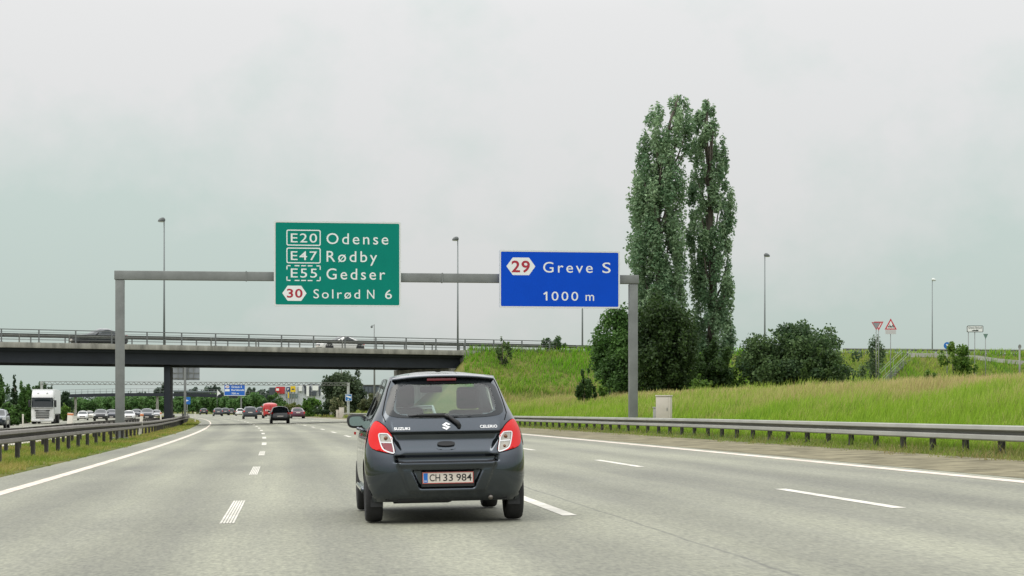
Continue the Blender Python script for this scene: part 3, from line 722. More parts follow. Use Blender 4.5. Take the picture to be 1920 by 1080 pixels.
def b_(o, z, k):
    MB().lathe([(0, -.02), (6.6 * k, -.02), (6.6 * k, .02), (0, .02)], 24, Matrix.Translation((0, 0, z(648))) @ Matrix.Rotation(math.radians(90), 4, 'X'), smooth=False).build('panel', M('sign_blue_round', (.01, .14, .48), .5), o)
    mb = MB(); c = z(648); flat_poly(mb, [(-.12, c + .1), (.05, c - .16), (.14, c - .1), (-.02, c + .16)], -.03); mb.build('arrow', SWHITE, o)
    MB().tube([(0, .05, -.2), (0, .05, z(646))], .03, 8).build('post', STEEL, o)
post_sign('keep_sign', 'round blue sign half hidden by a leafy shrub on the hill', 1776, 172, 0, b_)
def b_(o, z, k):
    MB().lathe([(0, -.02), (3 * k, -.02), (3 * k, .02), (0, .02)], 18, Matrix.Translation((0, 0, z(650))) @ Matrix.Rotation(math.radians(90), 4, 'X') @ Matrix.Scale(1.4, 4, (0, 1, 0)), smooth=False).build('panel', STEELD, o)
    MB().tube([(0, .05, -.2), (0, .05, z(652))], .09, 8).build('post', STEELD, o)
post_sign('bollard_sign', 'small dark oval sign at the right end of the hilltop', 1912, 190, 0, b_)
# low guardrail on top right
kk = [bridge_world(x, 3.0 - 0.03 * (x - 48), 0) for x in np.arange(46, 75, 3.0)]
mb = MB(); path = [(Vector((p.x, p.y, Hz(p.x, p.y) + .25)), Vector((BN[0], BN[1], 0))) for p in kk]; mb.sweep(path, [(a, b * 1.2) for a, b in WB]); mb.sweep(path, [(a - .006, b * 1.2) for a, b in WB])
o = thing('guardrail', 'short grey guardrail on the hilltop at the right', 'guardrail'); mb.build('rail', STEEL, o)
for p in kk: MB().box((p.x, p.y + .1, Hz(p.x, p.y) + .2), (.1, .1, .8)).build('post', POSTM, o)
# stair handrail
def hit(px, py, d0=60, d1=260):
    for d in np.arange(d0, d1, .25):
        q = P(px, py, d)
        if Hz(q.x, q.y) >= q.z: return Vector((q.x, q.y, Hz(q.x, q.y)))
    return None
h0 = hit(1628, 737) or G(1628, 150); h1 = hit(1690, 676) or G(1690, 168)
HR = M('handrail_steel', (.28, .31, .28), .55, .3)
o = thing('stair_handrail', 'pale steel stair handrail climbing the grassy embankment', 'handrail', h0)
v = h1 - h0; n_ = 5
for q in (0, 1.1):
    sv = Vector((.75, -.65, 0)) * q
    mb = MB()
    for hz in (1.0, .72): mb.tube([sv + Vector((0, 0, hz)), sv + v + Vector((0, 0, hz)), sv + v * 1.03 + Vector((0, 0, hz - .3))], .016, 6)
    mb.build('rail', HR, o)
    for k in range(n_):
        p = sv + v * (k / (n_ - 1)); MB().tube([p + Vector((0, 0, -.8)), p + Vector((0, 0, 1.0))], .014, 6).build('post', HR, o)
for k in range(20):
    p = v * (k / 19) + Vector((.37, -.32, -.06)); MB().box(p, (.8, .34, .12), rz=math.atan2(-.65, .75)).build('step', STEELD, o)
# ramp kerb
pts = [hit(px, py, 80, 240) for px, py in ((1700, 668), (1745, 668.5), (1790, 670), (1830, 673), (1870, 678), (1925, 684))]
pts = [p for p in pts if p]
mb = MB(); path = [(p + Vector((0, 0, .05)), Vector((.5, -.86, 0))) for p in pts]
mb.sweep(path, [(0, -.3), (0, .26), (.22, .26), (.22, -.3)]); kind(mb.build('ramp_kerb', M('kerb_concrete', (.42, .41, .38), .8, var=.15, scale=1)), 'structure')

# ------------------------------------------------------------------ vegetation
def wob2(x, y, s=0):
    return (np.sin(x * .31 + y * .17 + s) + np.sin(x * .83 - y * .41 + 2.1 * s) + np.sin(-x * .19 + y * .67 + .7 * s) + np.sin(x * 1.9 + y * 1.3 + s)) / 4
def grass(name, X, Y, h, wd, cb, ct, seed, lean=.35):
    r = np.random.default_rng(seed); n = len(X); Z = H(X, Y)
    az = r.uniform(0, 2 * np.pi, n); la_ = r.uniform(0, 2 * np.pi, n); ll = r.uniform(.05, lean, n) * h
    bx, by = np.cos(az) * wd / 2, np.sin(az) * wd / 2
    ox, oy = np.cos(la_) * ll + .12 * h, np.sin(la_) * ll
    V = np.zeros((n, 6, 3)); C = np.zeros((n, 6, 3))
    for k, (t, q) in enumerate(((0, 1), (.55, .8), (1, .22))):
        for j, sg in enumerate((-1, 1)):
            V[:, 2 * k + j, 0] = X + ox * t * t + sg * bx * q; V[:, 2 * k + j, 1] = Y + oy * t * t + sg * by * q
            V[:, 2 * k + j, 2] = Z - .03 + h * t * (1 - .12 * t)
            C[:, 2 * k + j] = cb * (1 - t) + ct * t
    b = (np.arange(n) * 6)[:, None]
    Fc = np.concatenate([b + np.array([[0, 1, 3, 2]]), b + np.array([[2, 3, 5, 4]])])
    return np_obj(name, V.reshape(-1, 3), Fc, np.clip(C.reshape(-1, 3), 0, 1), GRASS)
def zone(n, px0, px1, y0, y1, seed, acc):
    r = np.random.default_rng(seed); px = r.uniform(px0, px1, n); Y = np.exp(r.uniform(np.log(y0), np.log(y1), n)); X = (px - 960) / F * Y
    s, d = sd_of(X, Y); e = (X - BB[0]) * BN[0] + (Y - BB[1]) * BN[1]; k = acc(s, d, e, X, Y, r); return X[k], Y[k], s[k], e[k]
def mixc(a, b, t): return np.array(a)[None] * (1 - t[:, None]) + np.array(b)[None] * t[:, None]
# tall meadow behind the right guardrail
X, Y, s_, e_ = zone(260000, 900, 2040, 36, 178, 1, lambda s, d, e, X, Y, r: (s > 14.75) & (e > 6.5))
r = np.random.default_rng(5); n = len(X)
t = np.clip((s_ - 17.2) / 8 + .55 * wob2(X * .8, Y * .8, 1) + r.normal(0, .26, n), 0, 1)
cb = mixc((.14, .265, .018), (.22, .21, .05), t) * r.uniform(.7, 1.25, (n, 1))
cl2 = wob2(X * 2.3 + 3 * wob2(X, Y, 2), Y * 1.1, 7) > .52; t = np.where(cl2, t * .25, t)
ct = mixc((.27, .42, .035), (.52, .42, .20), t) * r.uniform(.75, 1.25, (n, 1))
cl_ = wob2(X * 2.3 + 3 * wob2(X, Y, 2), Y * 1.1, 7) > .52; t = np.where(cl_, t * .25, t)
cb = np.where(cl_[:, None], cb * [.6, .8, .8], cb)
hh = (r.uniform(.26, .80, n) ** 1.0 + .22 * cl_ + .16 * wob2(X, Y, 3)) * np.clip((s_ - 14.0) / 4.0, .3, 1)
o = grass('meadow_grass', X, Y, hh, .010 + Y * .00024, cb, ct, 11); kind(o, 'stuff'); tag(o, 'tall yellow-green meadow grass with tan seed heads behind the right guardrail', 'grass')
# embankment slope
X, Y, s_, e_ = zone(210000, 870, 2040, 100, 225, 2, lambda s, d, e, X, Y, r: (s > 15) & (e <= 7.5) & (e > -1.6))
n = len(X); t = np.clip(.10 + .5 * wob2(X, Y, 4) + r.normal(0, .18, n) + np.clip((X - 18) / 40, 0, .45), 0, 1)
cb = mixc((.095, .25, .008), (.17, .24, .025), t) * r.uniform(.65, 1.25, (n, 1)); ct = mixc((.19, .42, .018), (.40, .43, .09), t) * r.uniform(.8, 1.2, (n, 1))
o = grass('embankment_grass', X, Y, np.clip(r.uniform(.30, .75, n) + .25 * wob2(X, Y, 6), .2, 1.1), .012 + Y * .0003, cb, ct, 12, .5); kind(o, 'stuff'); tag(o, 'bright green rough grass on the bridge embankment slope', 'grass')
# short ragged grass at the rail and gravel edge
X, Y, s_, e_ = zone(70000, 900, 2040, 30, 150, 3, lambda s, d, e, X, Y, r: (s > 13.55 + .75 * wob2(X * 3, Y * 3, 2)) & (s < 14.9))
n = len(X); t = np.clip(.45 + .6 * wob2(X * 2, Y * 2, 8) + r.normal(0, .2, n) - (s_ - 13.6) * .4, 0, 1)
cb = mixc((.13, .20, .025), (.20, .17, .07), t); ct = mixc((.23, .34, .04), (.36, .28, .13), t)
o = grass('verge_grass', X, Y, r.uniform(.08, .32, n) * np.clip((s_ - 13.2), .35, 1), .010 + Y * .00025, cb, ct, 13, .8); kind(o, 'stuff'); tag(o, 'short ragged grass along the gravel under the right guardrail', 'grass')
# median
X, Y, s_, e_ = zone(150000, -60, 560, 27, 240, 4, lambda s, d, e, X, Y, r: (s > -9.0) & (s < -4.72 + .35 * wob2(X * 3, Y * 3, 5)))
n = len(X); t = np.clip(.42 + .75 * wob2(X * 1.3, Y * .7, 9) + r.normal(0, .18, n), 0, 1)
cb = mixc((.11, .18, .02), (.24, .20, .06), t); ct = mixc((.20, .29, .035), (.46, .36, .12), t)
o = grass('median_grass', X, Y, r.uniform(.05, .19, n), .010 + Y * .0003, cb, ct, 14, .9); kind(o, 'stuff'); tag(o, 'green and straw coloured short grass of the median strip', 'grass')
# left verge beyond the oncoming lanes and far right verge
X, Y, s_, e_ = zone(60000, -60, 760, 110, 420, 6, lambda s, d, e, X, Y, r: ((s < -26.7) & (s > -34)) | ((s > 13.2) & (s < 22) & (d > 185)))
n = len(X); t = np.clip(.45 + .6 * wob2(X * .5, Y * .5, 3) + r.normal(0, .2, n), 0, 1)
cb = mixc((.10, .17, .02), (.20, .20, .05), t); ct = mixc((.20, .30, .04), (.36, .33, .10), t)
o = grass('roadside_grass', X, Y, r.uniform(.2, .6, n), .02 + Y * .0004, cb, ct, 15, .6); kind(o, 'stuff'); tag(o, 'rough grass on the far verges beyond the bridge', 'grass')

BARK = M('bark', (.10, .085, .07), .9, var=.3, scale=4, bump=.4)
def crown_arrays(clumps, n, leaf, col, col2, seed, up=.3, shell=.5):
    r = np.random.default_rng(seed); c = np.array(clumps, float); vol = np.prod(c[:, 3:6], 1) ** .75; pr_ = vol / vol.sum()
    k = r.choice(len(c), n, p=pr_); v = r.normal(0, 1, (n, 3)); v /= np.linalg.norm(v, axis=1, keepdims=True)
    rad = shell + (1 - shell) * r.random(n) ** .6; rad *= 1 + .16 * np.sin(v[:, 0] * 5 + k) * np.cos(v[:, 2] * 6 + k * 2)
    p = c[k, :3] + v * c[k, 3:6] * rad[:, None]
    nrm = r.normal(0, 1, (n, 3)) + v * .8; nrm[:, 2] += up; nrm /= np.linalg.norm(nrm, axis=1, keepdims=True)
    a = np.cross(nrm, r.normal(0, 1, (n, 3))); a /= np.linalg.norm(a, axis=1, keepdims=True); b = np.cross(nrm, a)
    sz = leaf * r.uniform(.6, 1.35, n)[:, None]
    V = np.stack([p + a * sz, p + b * sz * .55 + a * sz * .1, p - a * sz * .9, p - b * sz * .55 + a * sz * .1], 1).reshape(-1, 3)
    t = np.clip(r.normal(.5, .22, n) + .30 * np.sin(k * 2.3 + seed), 0, 1)
    cc = mixc(col, col2, t) * r.uniform(.8, 1.2, (n, 1))
    C = np.repeat(cc, 4, 0)
    return V, np.arange(n * 4).reshape(-1, 4), np.clip(C, 0, 1)
def tree(name, label, cat, base, clumps, n, leaf, col, col2, seed, trunk=None, limbs=8, group=None, shell=.5, up=.3):
    o = thing(name, label, cat, base, 0, group)
    V, Fc, C = crown_arrays(clumps, n, leaf, col, col2, seed, up, shell)
    np_obj('crown', V, Fc, C, LEAF, o)
    rr = random.Random(seed); mb = MB()
    if trunk:
        th, tr = trunk; mb.tube([(0, 0, -.4), (0, 0, th * .3), (.05, 0, th * .7), (.03, .02, th)], [tr * 1.25, tr, tr * .7, tr * .25], 8)
    else: th, tr = .6, .1
    for k in range(limbs):
        c = clumps[rr.randrange(len(clumps))]; z0 = max(.1, min(th * .9, c[2] * rr.uniform(.25, .6)))
        if not trunk: z0 = -.2
        mb.tube([(0, 0, z0), (c[0] * .45, c[1] * .45, (z0 + c[2]) * .52), (c[0] * .9, c[1] * .9, c[2])], [tr * .45, tr * .3, tr * .1], 6)
    mb.build('trunk', BARK, o)
    return o
def blob(rr, W_, D_, z0, z1, n, rs=(.25, .42), out=5):
    """uneven rounded crown made of many clumps"""
    cl = []
    for _ in range(n):
        while True:
            x, y, z = rr.uniform(-1, 1), rr.uniform(-1, 1), rr.uniform(-1, 1)
            if z < 0: x *= .99
            if x * x + y * y + z * z < 1: break
        f = rr.uniform(*rs); hz = (z1 - z0) / 2
        cl.append((x * W_ / 2 * .78, y * D_ / 2 * .78, (z0 + z1) / 2 + z * hz * .80, f * W_ / 2, f * D_ / 2, f * hz * rr.uniform(.8, 1.2)))
    for _ in range(out):          # stray sprays that break the outline
        a = rr.uniform(0, 2 * math.pi); u_ = rr.uniform(-.4, 1); q = math.sqrt(max(.05, 1 - u_ * u_)); f = rr.uniform(.10, .2)
        cl.append((math.cos(a) * q * W_ * .47, math.sin(a) * q * D_ * .45, (z0 + z1) / 2 + u_ * (z1 - z0) * .47, f * W_ * .5, f * D_ * .5, f * (z1 - z0) * .7))
    return cl
# Lombardy poplars: silhouettes (y, x0, x1) at 140 m
def poplar(label, d, prof, n, nc, seed, col, col2):
    rr = random.Random(seed); k = d / F
    ys = [p[0] for p in prof]; bx = (prof[-1][1] + prof[-1][2]) / 2; base = G(bx, d); cl = []
    for q in range(nc):
        y = ys[0] + (ys[-1] - ys[0]) * (q + rr.random()) / nc
        x0 = np.interp(y, ys, [p[1] for p in prof]); x1 = np.interp(y, ys, [p[2] for p in prof])
        w_ = (x1 - x0) / 2 * k; a = rr.uniform(0, 2 * math.pi); rad = w_ * rr.random() ** .38 * 1.0
        rx = min(.62, max(.20, w_ * rr.uniform(.14, .34))); rz_ = rx * rr.uniform(1.6, 3.0)
        cx = ((x0 + x1) / 2 - bx) * k + math.cos(a) * rad
        cl.append((cx, math.sin(a) * rad, CAMZ + (770 - y) * k - base.z - rz_ * .55, rx, rx, rz_))
    o = thing('poplar_tree', label, 'tree', base, 0, 'two tall poplars on the right')
    V, Fc, C = crown_arrays(cl, n, .125, col, col2, seed, .5, .15); np_obj('crown', V, Fc, C, LEAF, o)
    mb = MB(); top = CAMZ + (770 - ys[0]) * k - base.z
    cxs = [(((np.interp(y, ys, [p[1] for p in prof]) + np.interp(y, ys, [p[2] for p in prof])) / 2 - bx) * k, CAMZ + (770 - y) * k - base.z) for y in np.linspace(ys[-1], ys[0], 9)]
    mb.tube([(0, 0, -.4)] + [(x, 0, z) for x, z in cxs], [.42] + [.36 * (1 - q / 9.5) + .03 for q in range(9)], 8)
    for q in range(46):
        c = cl[rr.randrange(len(cl))]; z0 = max(.8, c[2] - rr.uniform(1.8, 4.2)); xm = float(np.interp(z0, [z for _, z in cxs], [x for x, _ in cxs]))
        mb.tube([(xm, 0, z0), (xm * .4 + c[0] * .6, c[1] * .6, z0 + (c[2] - z0) * .45), (c[0], c[1], c[2] + c[5] * .4)], [.10, .07, .02], 6)
    mb.build('trunk', BARK, o); return o
PC, PC2 = (.105, .20, .100), (.30, .42, .24)
poplar('broader left poplar with a ragged top leaning right', 140, [(180, 1252, 1292), (205, 1214, 1300), (250, 1205, 1296), (300, 1192, 1284), (350, 1186, 1290), (400, 1178, 1284), (450, 1180, 1290), (500, 1184, 1282), (560, 1192, 1290), (620, 1200, 1290), (690, 1215, 1280), (735, 1225, 1275)], 42000, 300, 21, PC, PC2)
poplar('narrower right poplar with a rounded top', 142, [(187, 1316, 1336), (215, 1300, 1348), (260, 1290, 1358), (310, 1294, 1360), (350, 1296, 1372), (400, 1290, 1374), (440, 1292, 1370), (480, 1294, 1366), (520, 1300, 1375), (570, 1298, 1374), (620, 1294, 1376), (660, 1300, 1366), (735, 1310, 1345)], 29000, 235, 22, PC, PC2)
def shrub(name, label, cat, px0, px1, ytop, d, n, leaf, col, col2, seed, nc=40, depth=None, sink=.3, group=None, shell=.12, trunk=None, rs=(.16, .38), ybot=None):
    k = d / F; b0 = G((px0 + px1) / 2, d); W_ = (px1 - px0) * k; zt = ztop(ytop, d) - b0.z; z0 = -sink if ybot is None else ztop(ybot, d) - b0.z
    rr = random.Random(seed); cl = blob(rr, W_, depth or W_ * .8, z0, zt, nc, rs)
    return tree(name, label, cat, b0, cl, n, leaf, col, col2, seed, trunk, 8, group, shell)
DK, DK2 = (.024, .056, .015), (.085, .155, .040)
MD, MD2 = (.040, .10, .022), (.11, .22, .05)
LT, LT2 = (.07, .15, .02), (.17, .27, .05)
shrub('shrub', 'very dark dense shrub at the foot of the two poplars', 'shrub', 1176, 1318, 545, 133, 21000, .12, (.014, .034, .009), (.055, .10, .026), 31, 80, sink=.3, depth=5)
shrub('shrub', 'dark shrub wrapped round the lower trunk of the right poplar', 'shrub', 1280, 1378, 640, 137, 9000, .12, DK, DK2, 32, 34)
shrub('shrub', 'fresh green shrub left of the right gantry post', 'shrub', 1100, 1222, 562, 136.5, 20000, .12, MD, MD2, 33, 70, depth=4.5)
shrub('shrub', 'dark low part-shaded shrub below the fresh green one', 'shrub', 1112, 1232, 645, 134.5, 10000, .11, DK, MD2, 34, 30)
shrub('shrub', 'wide round dark green shrub below the dark lamp post', 'shrub', 1372, 1612, 606, 140, 34000, .13, (.034, .075, .030), (.125, .20, .07), 35, 85, depth=6)
shrub('shrub', 'smaller lighter shrub at the right foot of the wide round shrub', 'shrub', 1500, 1592, 655, 136, 9000, .12, (.025, .06, .02), (.09, .15, .04), 36, 36)
shrub('shrub', 'low yellow-green bush in front of the poplar trunks', 'shrub', 1290, 1338, 700, 128, 2600, .10, LT, LT2, 37, 16)
shrub('shrub', 'low green bush between the poplars and the wide shrub', 'shrub', 1345, 1400, 672, 139, 4500, .11, MD, LT2, 38, 22)
shrub('shrub', 'small dark round bush low on the embankment behind the small car', 'shrub', 1080, 1122, 692, 128, 3200, .09, (.025, .06, .014), (.06, .12, .025), 39, 18)
shrub('shrub', 'small yellowish bush beside the dark round bush', 'shrub', 1120, 1150, 716, 127, 1500, .09, LT, LT2, 40, 10)
shrub('shrub', 'sparse little shrub on top of the embankment by the hidden-top lamp post', 'shrub', 1012, 1062, 624, 178, 1500, .12, (.035, .08, .03), (.10, .17, .06), 41, 14, shell=.2)
shrub('shrub', 'wispy shrub at the end of the bridge railing', 'shrub', 926, 960, 634, 171, 700, .12, (.05, .1, .03), (.13, .2, .06), 42, 10, shell=.2)
shrub('shrub', 'pale shrub behind the yield signs on the hilltop', 'shrub', 1610, 1662, 628, 186, 3000, .11, (.06, .11, .05), (.14, .2, .09), 43, 20)
shrub('shrub', 'leafy light green shrub in front of the round blue sign', 'shrub', 1748, 1832, 632, 168, 2600, .16, LT, LT2, 44, 14, shell=.2)
shrub('shrub', 'bright low bush beside the foot of the stair handrail', 'shrub', 1722, 1768, 692, 148, 2200, .12, LT, LT2, 45, 16)
# left: woodland edge, tree by tree
lefts = [('tall dark broadleaf tree at the left edge of the view', -60, 22, 690, 225, 15000, DK, MD2, 51), ('slim pointed conifer at the left', 14, 40, 703, 232, 4500, DK, (.03, .06, .025), 52),
         ('bushy green tree just left of the white lorry', 30, 66, 716, 240, 8000, MD, MD2, 53), ('pale green tree behind the lorry cab', 55, 92, 716, 262, 7000, (.04, .085, .03), (.10, .17, .06), 54),
         ('dark round tree rising over the lorry trailer', 72, 106, 716, 300, 6000, DK, (.035, .065, .03), 55), ('dark tree at the right of the lorry, near the footbridge', 100, 140, 731, 320, 6500, DK, (.03, .06, .028), 56),
         ('low yellow-green bush behind the lorry at the verge', 112, 134, 757, 290, 2000, LT, LT2, 57), ('low shady bush at the far left verge', -10, 50, 752, 200, 6000, DK, MD2, 58)]
for lb, x0, x1, yt, d, n, c1, c2, sd_ in lefts:
    if 'conifer' in lb:
        k = d / F; b0 = G(27, d); ht = ztop(yt, d) - b0.z; rr = random.Random(52); cl = []
        for q in range(46):
            z = ht * (q + .5) / 46; ra = max(.12, .95 * (1 - z / ht)); a = rr.uniform(0, 6.28); cl.append((math.cos(a) * ra * .6, math.sin(a) * ra * .6, z, ra * .55, ra * .55, .22))
        tree('conifer_tree', lb, 'tree', b0, cl, n, .14, c1, c2, sd_, (ht * .9, .12))
    else: shrub('broadleaf_tree' if yt < 740 else 'shrub', lb, 'tree' if yt < 740 else 'shrub', x0, x1, yt, d, n, .17, c1, c2, sd_, 40, trunk=(3, .2) if yt < 740 else None)
# beyond the bridge, right
shrub('willow_tree', 'big pale willow-like tree behind the lattice gantry post', 'tree', 604, 690, 684, 275, 17000, .20, (.028, .055, .026), (.12, .165, .085), 61, 60, trunk=(4, .3), shell=.3)
shrub('shrub', 'dark bush behind the small red van', 'shrub', 493, 540, 738, 330, 5000, .2, DK, MD2, 62, 24)
shrub('shrub', 'bright green bush right of the dark red car', 'shrub', 562, 606, 743, 300, 6000, .18, MD, (.12, .24, .04), 63, 24)
shrub('shrub', 'yellowish low bush between two green bushes by the hoardings', 'shrub', 530, 572, 752, 310, 3500, .17, (.09, .13, .03), (.2, .22, .07), 64, 20)
shrub('shrub', 'cream flowering bush beside the small pale cabinet', 'shrub', 618, 652, 742, 262, 4200, .15, (.06, .1, .03), (.32, .32, .18), 65, 20)
shrub('shrub', 'brownish hedge bush beneath the dark building', 'shrub', 672, 720, 738, 268, 5000, .16, (.05, .08, .03), (.14, .15, .07), 66, 24)
shrub('shrub', 'grey-green low bush at the foot of the willow', 'shrub', 588, 640, 752, 280, 4500, .17, (.03, .06, .025), (.07, .12, .05), 67, 24)
# row of round trees under the footbridge
protos = []
for q in range(3):
    rr = random.Random(70 + q); cl = blob(rr, 3.6, 3.6, 1.0, 4.6, 14, (.35, .55))
    protos.append(tree('round_tree', 'small round tree in the long even row below the footbridge', 'tree', (0, 0, 0), cl, 900, .34, (.055, .13, .038), (.15, .28, .085), 70 + q, (2.4, .14), 4, 'row of round trees below the footbridge'))
rr = random.Random(7); q = 0
for px in range(146, 494, 9):
    d = 690 - (px - 146) * .35; o = protos[q] if q < 3 else copy_tree(protos[q % 3])
    b0 = G(px + rr.uniform(-2, 2), d + rr.uniform(-4, 4)); b0.z = -.4; o.location = b0; o.scale = [rr.uniform(1.15, 1.5)] * 3; o.rotation_euler = (0, 0, rr.uniform(0, 6)); q += 1
# far wooded skyline, leaf green greyed to put distance haze into the colour
for lb, x0, x1, yt, d, n, sd_ in (('far wooded clump left of the bridge pier above the footbridge', 284, 330, 720, 1000, 5000, 81), ('far wooded clump behind the sign board post', 344, 378, 726, 1050, 3500, 82),
                                  ('far wooded clump just left of the distant blue sign', 372, 428, 722, 1100, 5500, 83), ('far wooded clump just right of the distant blue sign', 455, 482, 724, 1000, 3500, 84), ('far low wood between the blue sign and the hoardings', 474, 512, 728, 980, 4000, 85)):
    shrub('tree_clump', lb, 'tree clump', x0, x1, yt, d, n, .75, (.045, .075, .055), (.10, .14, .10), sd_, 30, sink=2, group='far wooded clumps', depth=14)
o = np_obj('far_wood', *crown_arrays([(x, 1250 + 30 * math.sin(x), 5 + 1.5 * math.sin(x * .07), 16, 16, 6.5) for x in range(-420, -60, 11)], 14000, 1.0, (.05, .08, .06), (.10, .14, .10), 90), LEAF); kind(o, 'stuff'); tag(o, 'far-off wood in haze-greyed green along the horizon beyond the footbridge', 'wood')
o = np_obj('far_hedge', *crown_arrays([(x, 720, .8 + .3 * math.sin(x * .3), 5, 3, 1.6) for x in range(-175, -80, 5)], 7000, .35, (.05, .09, .03), (.13, .18, .06), 91), LEAF); kind(o, 'stuff'); tag(o, 'low hedge line at the foot of the row of round trees', 'hedge')
# ------------------------------------------------------------------ footbridge, hoardings and buildings far ahead
d_ = 600; fl, fr = P(60, 742, 575), P(500, 743, 600)
fa = math.atan2(fr.y - fl.y, fr.x - fl.x); fs = math.hypot(fr.x - fl.x, fr.y - fl.y); k_ = d_ / F
o = thing('footbridge', 'slim arched footbridge with a thin railing far beyond the overpass', 'bridge', (fl.x, fl.y, 0), fa)
xs = np.linspace(0, fs, 25)
def fz(x): return 5.1 + .9 * (1 - (2 * x / fs - 1.0) ** 2)
mb = MB(); mb.sweep([(Vector((x, 0, fz(x))), Vector((0, 1, 0))) for x in xs], [(0, -.5), (0, .45), (3, .45), (3, -.5), (0, -.5)]); mb.build('deck', CONCD, o)
mb = MB()
for hz in (1.0, 1.75): mb.tube([(x, .1, fz(x) + hz) for x in xs], .05, 5)
for x in np.linspace(0, fs, 40): mb.tube([(x, .1, fz(x) + .4), (x, .1, fz(x) + 1.75)], .06, 5)
mb.build('railing', RAILP, o)
for px in (140, 292, 420): 
    x = (px - 60) / 440 * fs; MB().box((x, 1.5, fz(x) / 2 - .5), (.6, 1.2, fz(x) + .2)).build('pier', CONC, o)
BW = M('cladding_light', (.50, .53, .56), .6, var=.08, scale=.3); BD = M('cladding_dark', (.05, .06, .075), .5, var=.1, scale=.3)
d_ = 520; k_ = d_ / F
def bb(px0, px1, y0, y1, dep=10.0, dd=0.0):
    x0, x1 = (px0 - 960) / F * d_, (px1 - 960) / F * d_; zt, zb = ztop(y0, d_), ztop(y1, d_); return ((x0 + x1) / 2, d_ + dep / 2 + dd, (zt + zb) / 2), (x1 - x0, dep, zt - zb)
o = thing('store_building', 'low grey retail building carrying coloured hoardings beyond the bushes', 'building')
mb = MB(); mb.box(*bb(534, 558, 725, 775, 14)); mb.box(*bb(558.3, 600, 721, 775, 16, .4)); mb.build('wall', BW, o)
MB().box(*bb(505, 518, 726.5, 775, 12)).build('dark_wall', BD, o)
MB().box(*bb(518.2, 533.8, 725, 738, 9, -.3)).build('red_panel', M('panel_red', (.46, .035, .04), .5), o)
MB().box(*bb(518.2, 533.8, 738.2, 775, 9, .1)).build('wall', BW, o)
mb = MB()
for a, b, y0, y1 in ((571, 573.5, 724, 738), (580.5, 583, 724, 742), (598, 601, 724, 742)): mb.box(*bb(a, b, y0, y1, .5, -.2))
mb.box(*bb(584.5, 593, 734, 742, .4, -.1)); mb.build('window', BD, o)
mb = MB(); z = lambda y: ztop(y, d_); xx = lambda p: (p - 960) / F * d_
mb.add([(xx(568), d_ - .05, z(722.5)), (xx(573), d_ - .05, z(722.5)), (xx(577), d_ - .05, z(731)), (xx(572), d_ - .05, z(731))], [[3, 2, 1, 0]]); mb.build('dark_banner', BD, o)
mb = MB(); mb.box(*bb(574, 592, 719.3, 720.2, 8, 2)); mb.build('roof', BD, o)
for a, b, y0, y1 in ((560, 566.5, 723, 733.5), (574.5, 579.5, 723, 743), (586, 597, 723, 732), (603, 606, 723, 740)): MB().box(*bb(a, b, y0, y1, .3, -.1)).build('white_panel', SWHITE, o)
MB().box(*bb(536, 558, 738, 746, .3, -.2)).build('glass_front', M('shop_glass', (.20, .26, .27), .2), o)
def board(lb, px0, px1, y0, y1, mat_, draw):
    q = thing('hoarding', lb, 'sign', (xx((px0 + px1) / 2), d_ - 1.2, z(y1) - 0)); W_ = (px1 - px0) * k_; Hh = (y1 - y0) * k_
    MB().prism(rrect(-W_ / 2, 0, W_ / 2, Hh, .05), .2, PM).build('panel', mat_, q); draw(q, W_, Hh)
    MB().box((-W_ * .3, .2, -z(y1) / 2 + Hh * .3), (.2, .2, z(y1) + Hh * .5)).box((W_ * .3, .2, -z(y1) / 2 + Hh * .3), (.2, .2, z(y1) + Hh * .5)).build('support', STEEL, q)
def dr(q, W_, Hh):
    mb = MB(); text_into(mb, 'P', -W_ * .22, W_ * .2, Hh * .25, Hh * .5, lambda a, b: (a, -.21, b), bold=.03); mb.build('lettering', SWHITE, q)
board('dark blue hoarding with a white letter P', 538, 545.4, 726, 734, M('hoard_blue', (.01, .04, .12), .5), dr)
def dr(q, W_, Hh):
    mb = MB(); flat_poly(mb, [(-W_ * .32, Hh * .42), (-W_ * .1, Hh * .6), (W_ * .3, Hh * .55), (W_ * .3, Hh * .36), (-W_ * .2, Hh * .34)], -.21); mb.build('emblem', BD, q)
board('yellow hoarding with a dark emblem', 545.8, 555, 724, 735, M('hoard_yellow', (.68, .48, .01), .5), dr)
def dr(q, W_, Hh): flat_poly(m2 := MB(), [(-W_ * .35, Hh * .2), (W_ * .35, Hh * .2), (W_ * .35, Hh * .75), (-W_ * .35, Hh * .75)], -.21); m2.build('emblem', SWHITE, q)
board('small red hoarding with a white square', 517.5, 525.5, 726.5, 734, M('hoard_red', (.5, .02, .03), .5), dr)
o = thing('flag_banner', 'narrow yellow flag banner on a mast before the hoardings', 'flag', (xx(555.5), 500, 0))
MB().tube([(0, 0, -1), (0, 0, ztop(736, 500))], .06, 6).build('mast', STEEL, o); MB().box((.2, 0, ztop(741, 500)), (.32, .05, 1.5)).build('cloth', M('flag_yellow', (.62, .45, .02), .7), o)
o = thing('warehouse', 'dark flat-roofed building right of the willow tree', 'building'); d_ = 420
MB().box(*bb(676, 712, 722.5, 738, 14)).build('wall', BD, o); MB().box(*bb(675, 713, 738.2, 775, 14, .2)).build('base_wall', BW, o); MB().box(*bb(675.5, 712.5, 721.3, 722.4, 14.4, -.2)).build('roof', STEELD, o)
mb = MB()
for q in range(5): mb.box(*bb(678 + 7 * q, 682.5 + 7 * q, 726, 735, .3, -.1))
mb.build('window', M('window_dark', (.09, .11, .13), .2), o)
d_ = 760
o = thing('white_hall', 'long low white roofed hall under the right end of the footbridge', 'building')
MB().box(*bb(470, 500, 756, 766, 12)).build('wall', M('hall_wall', (.20, .05, .05), .7), o)
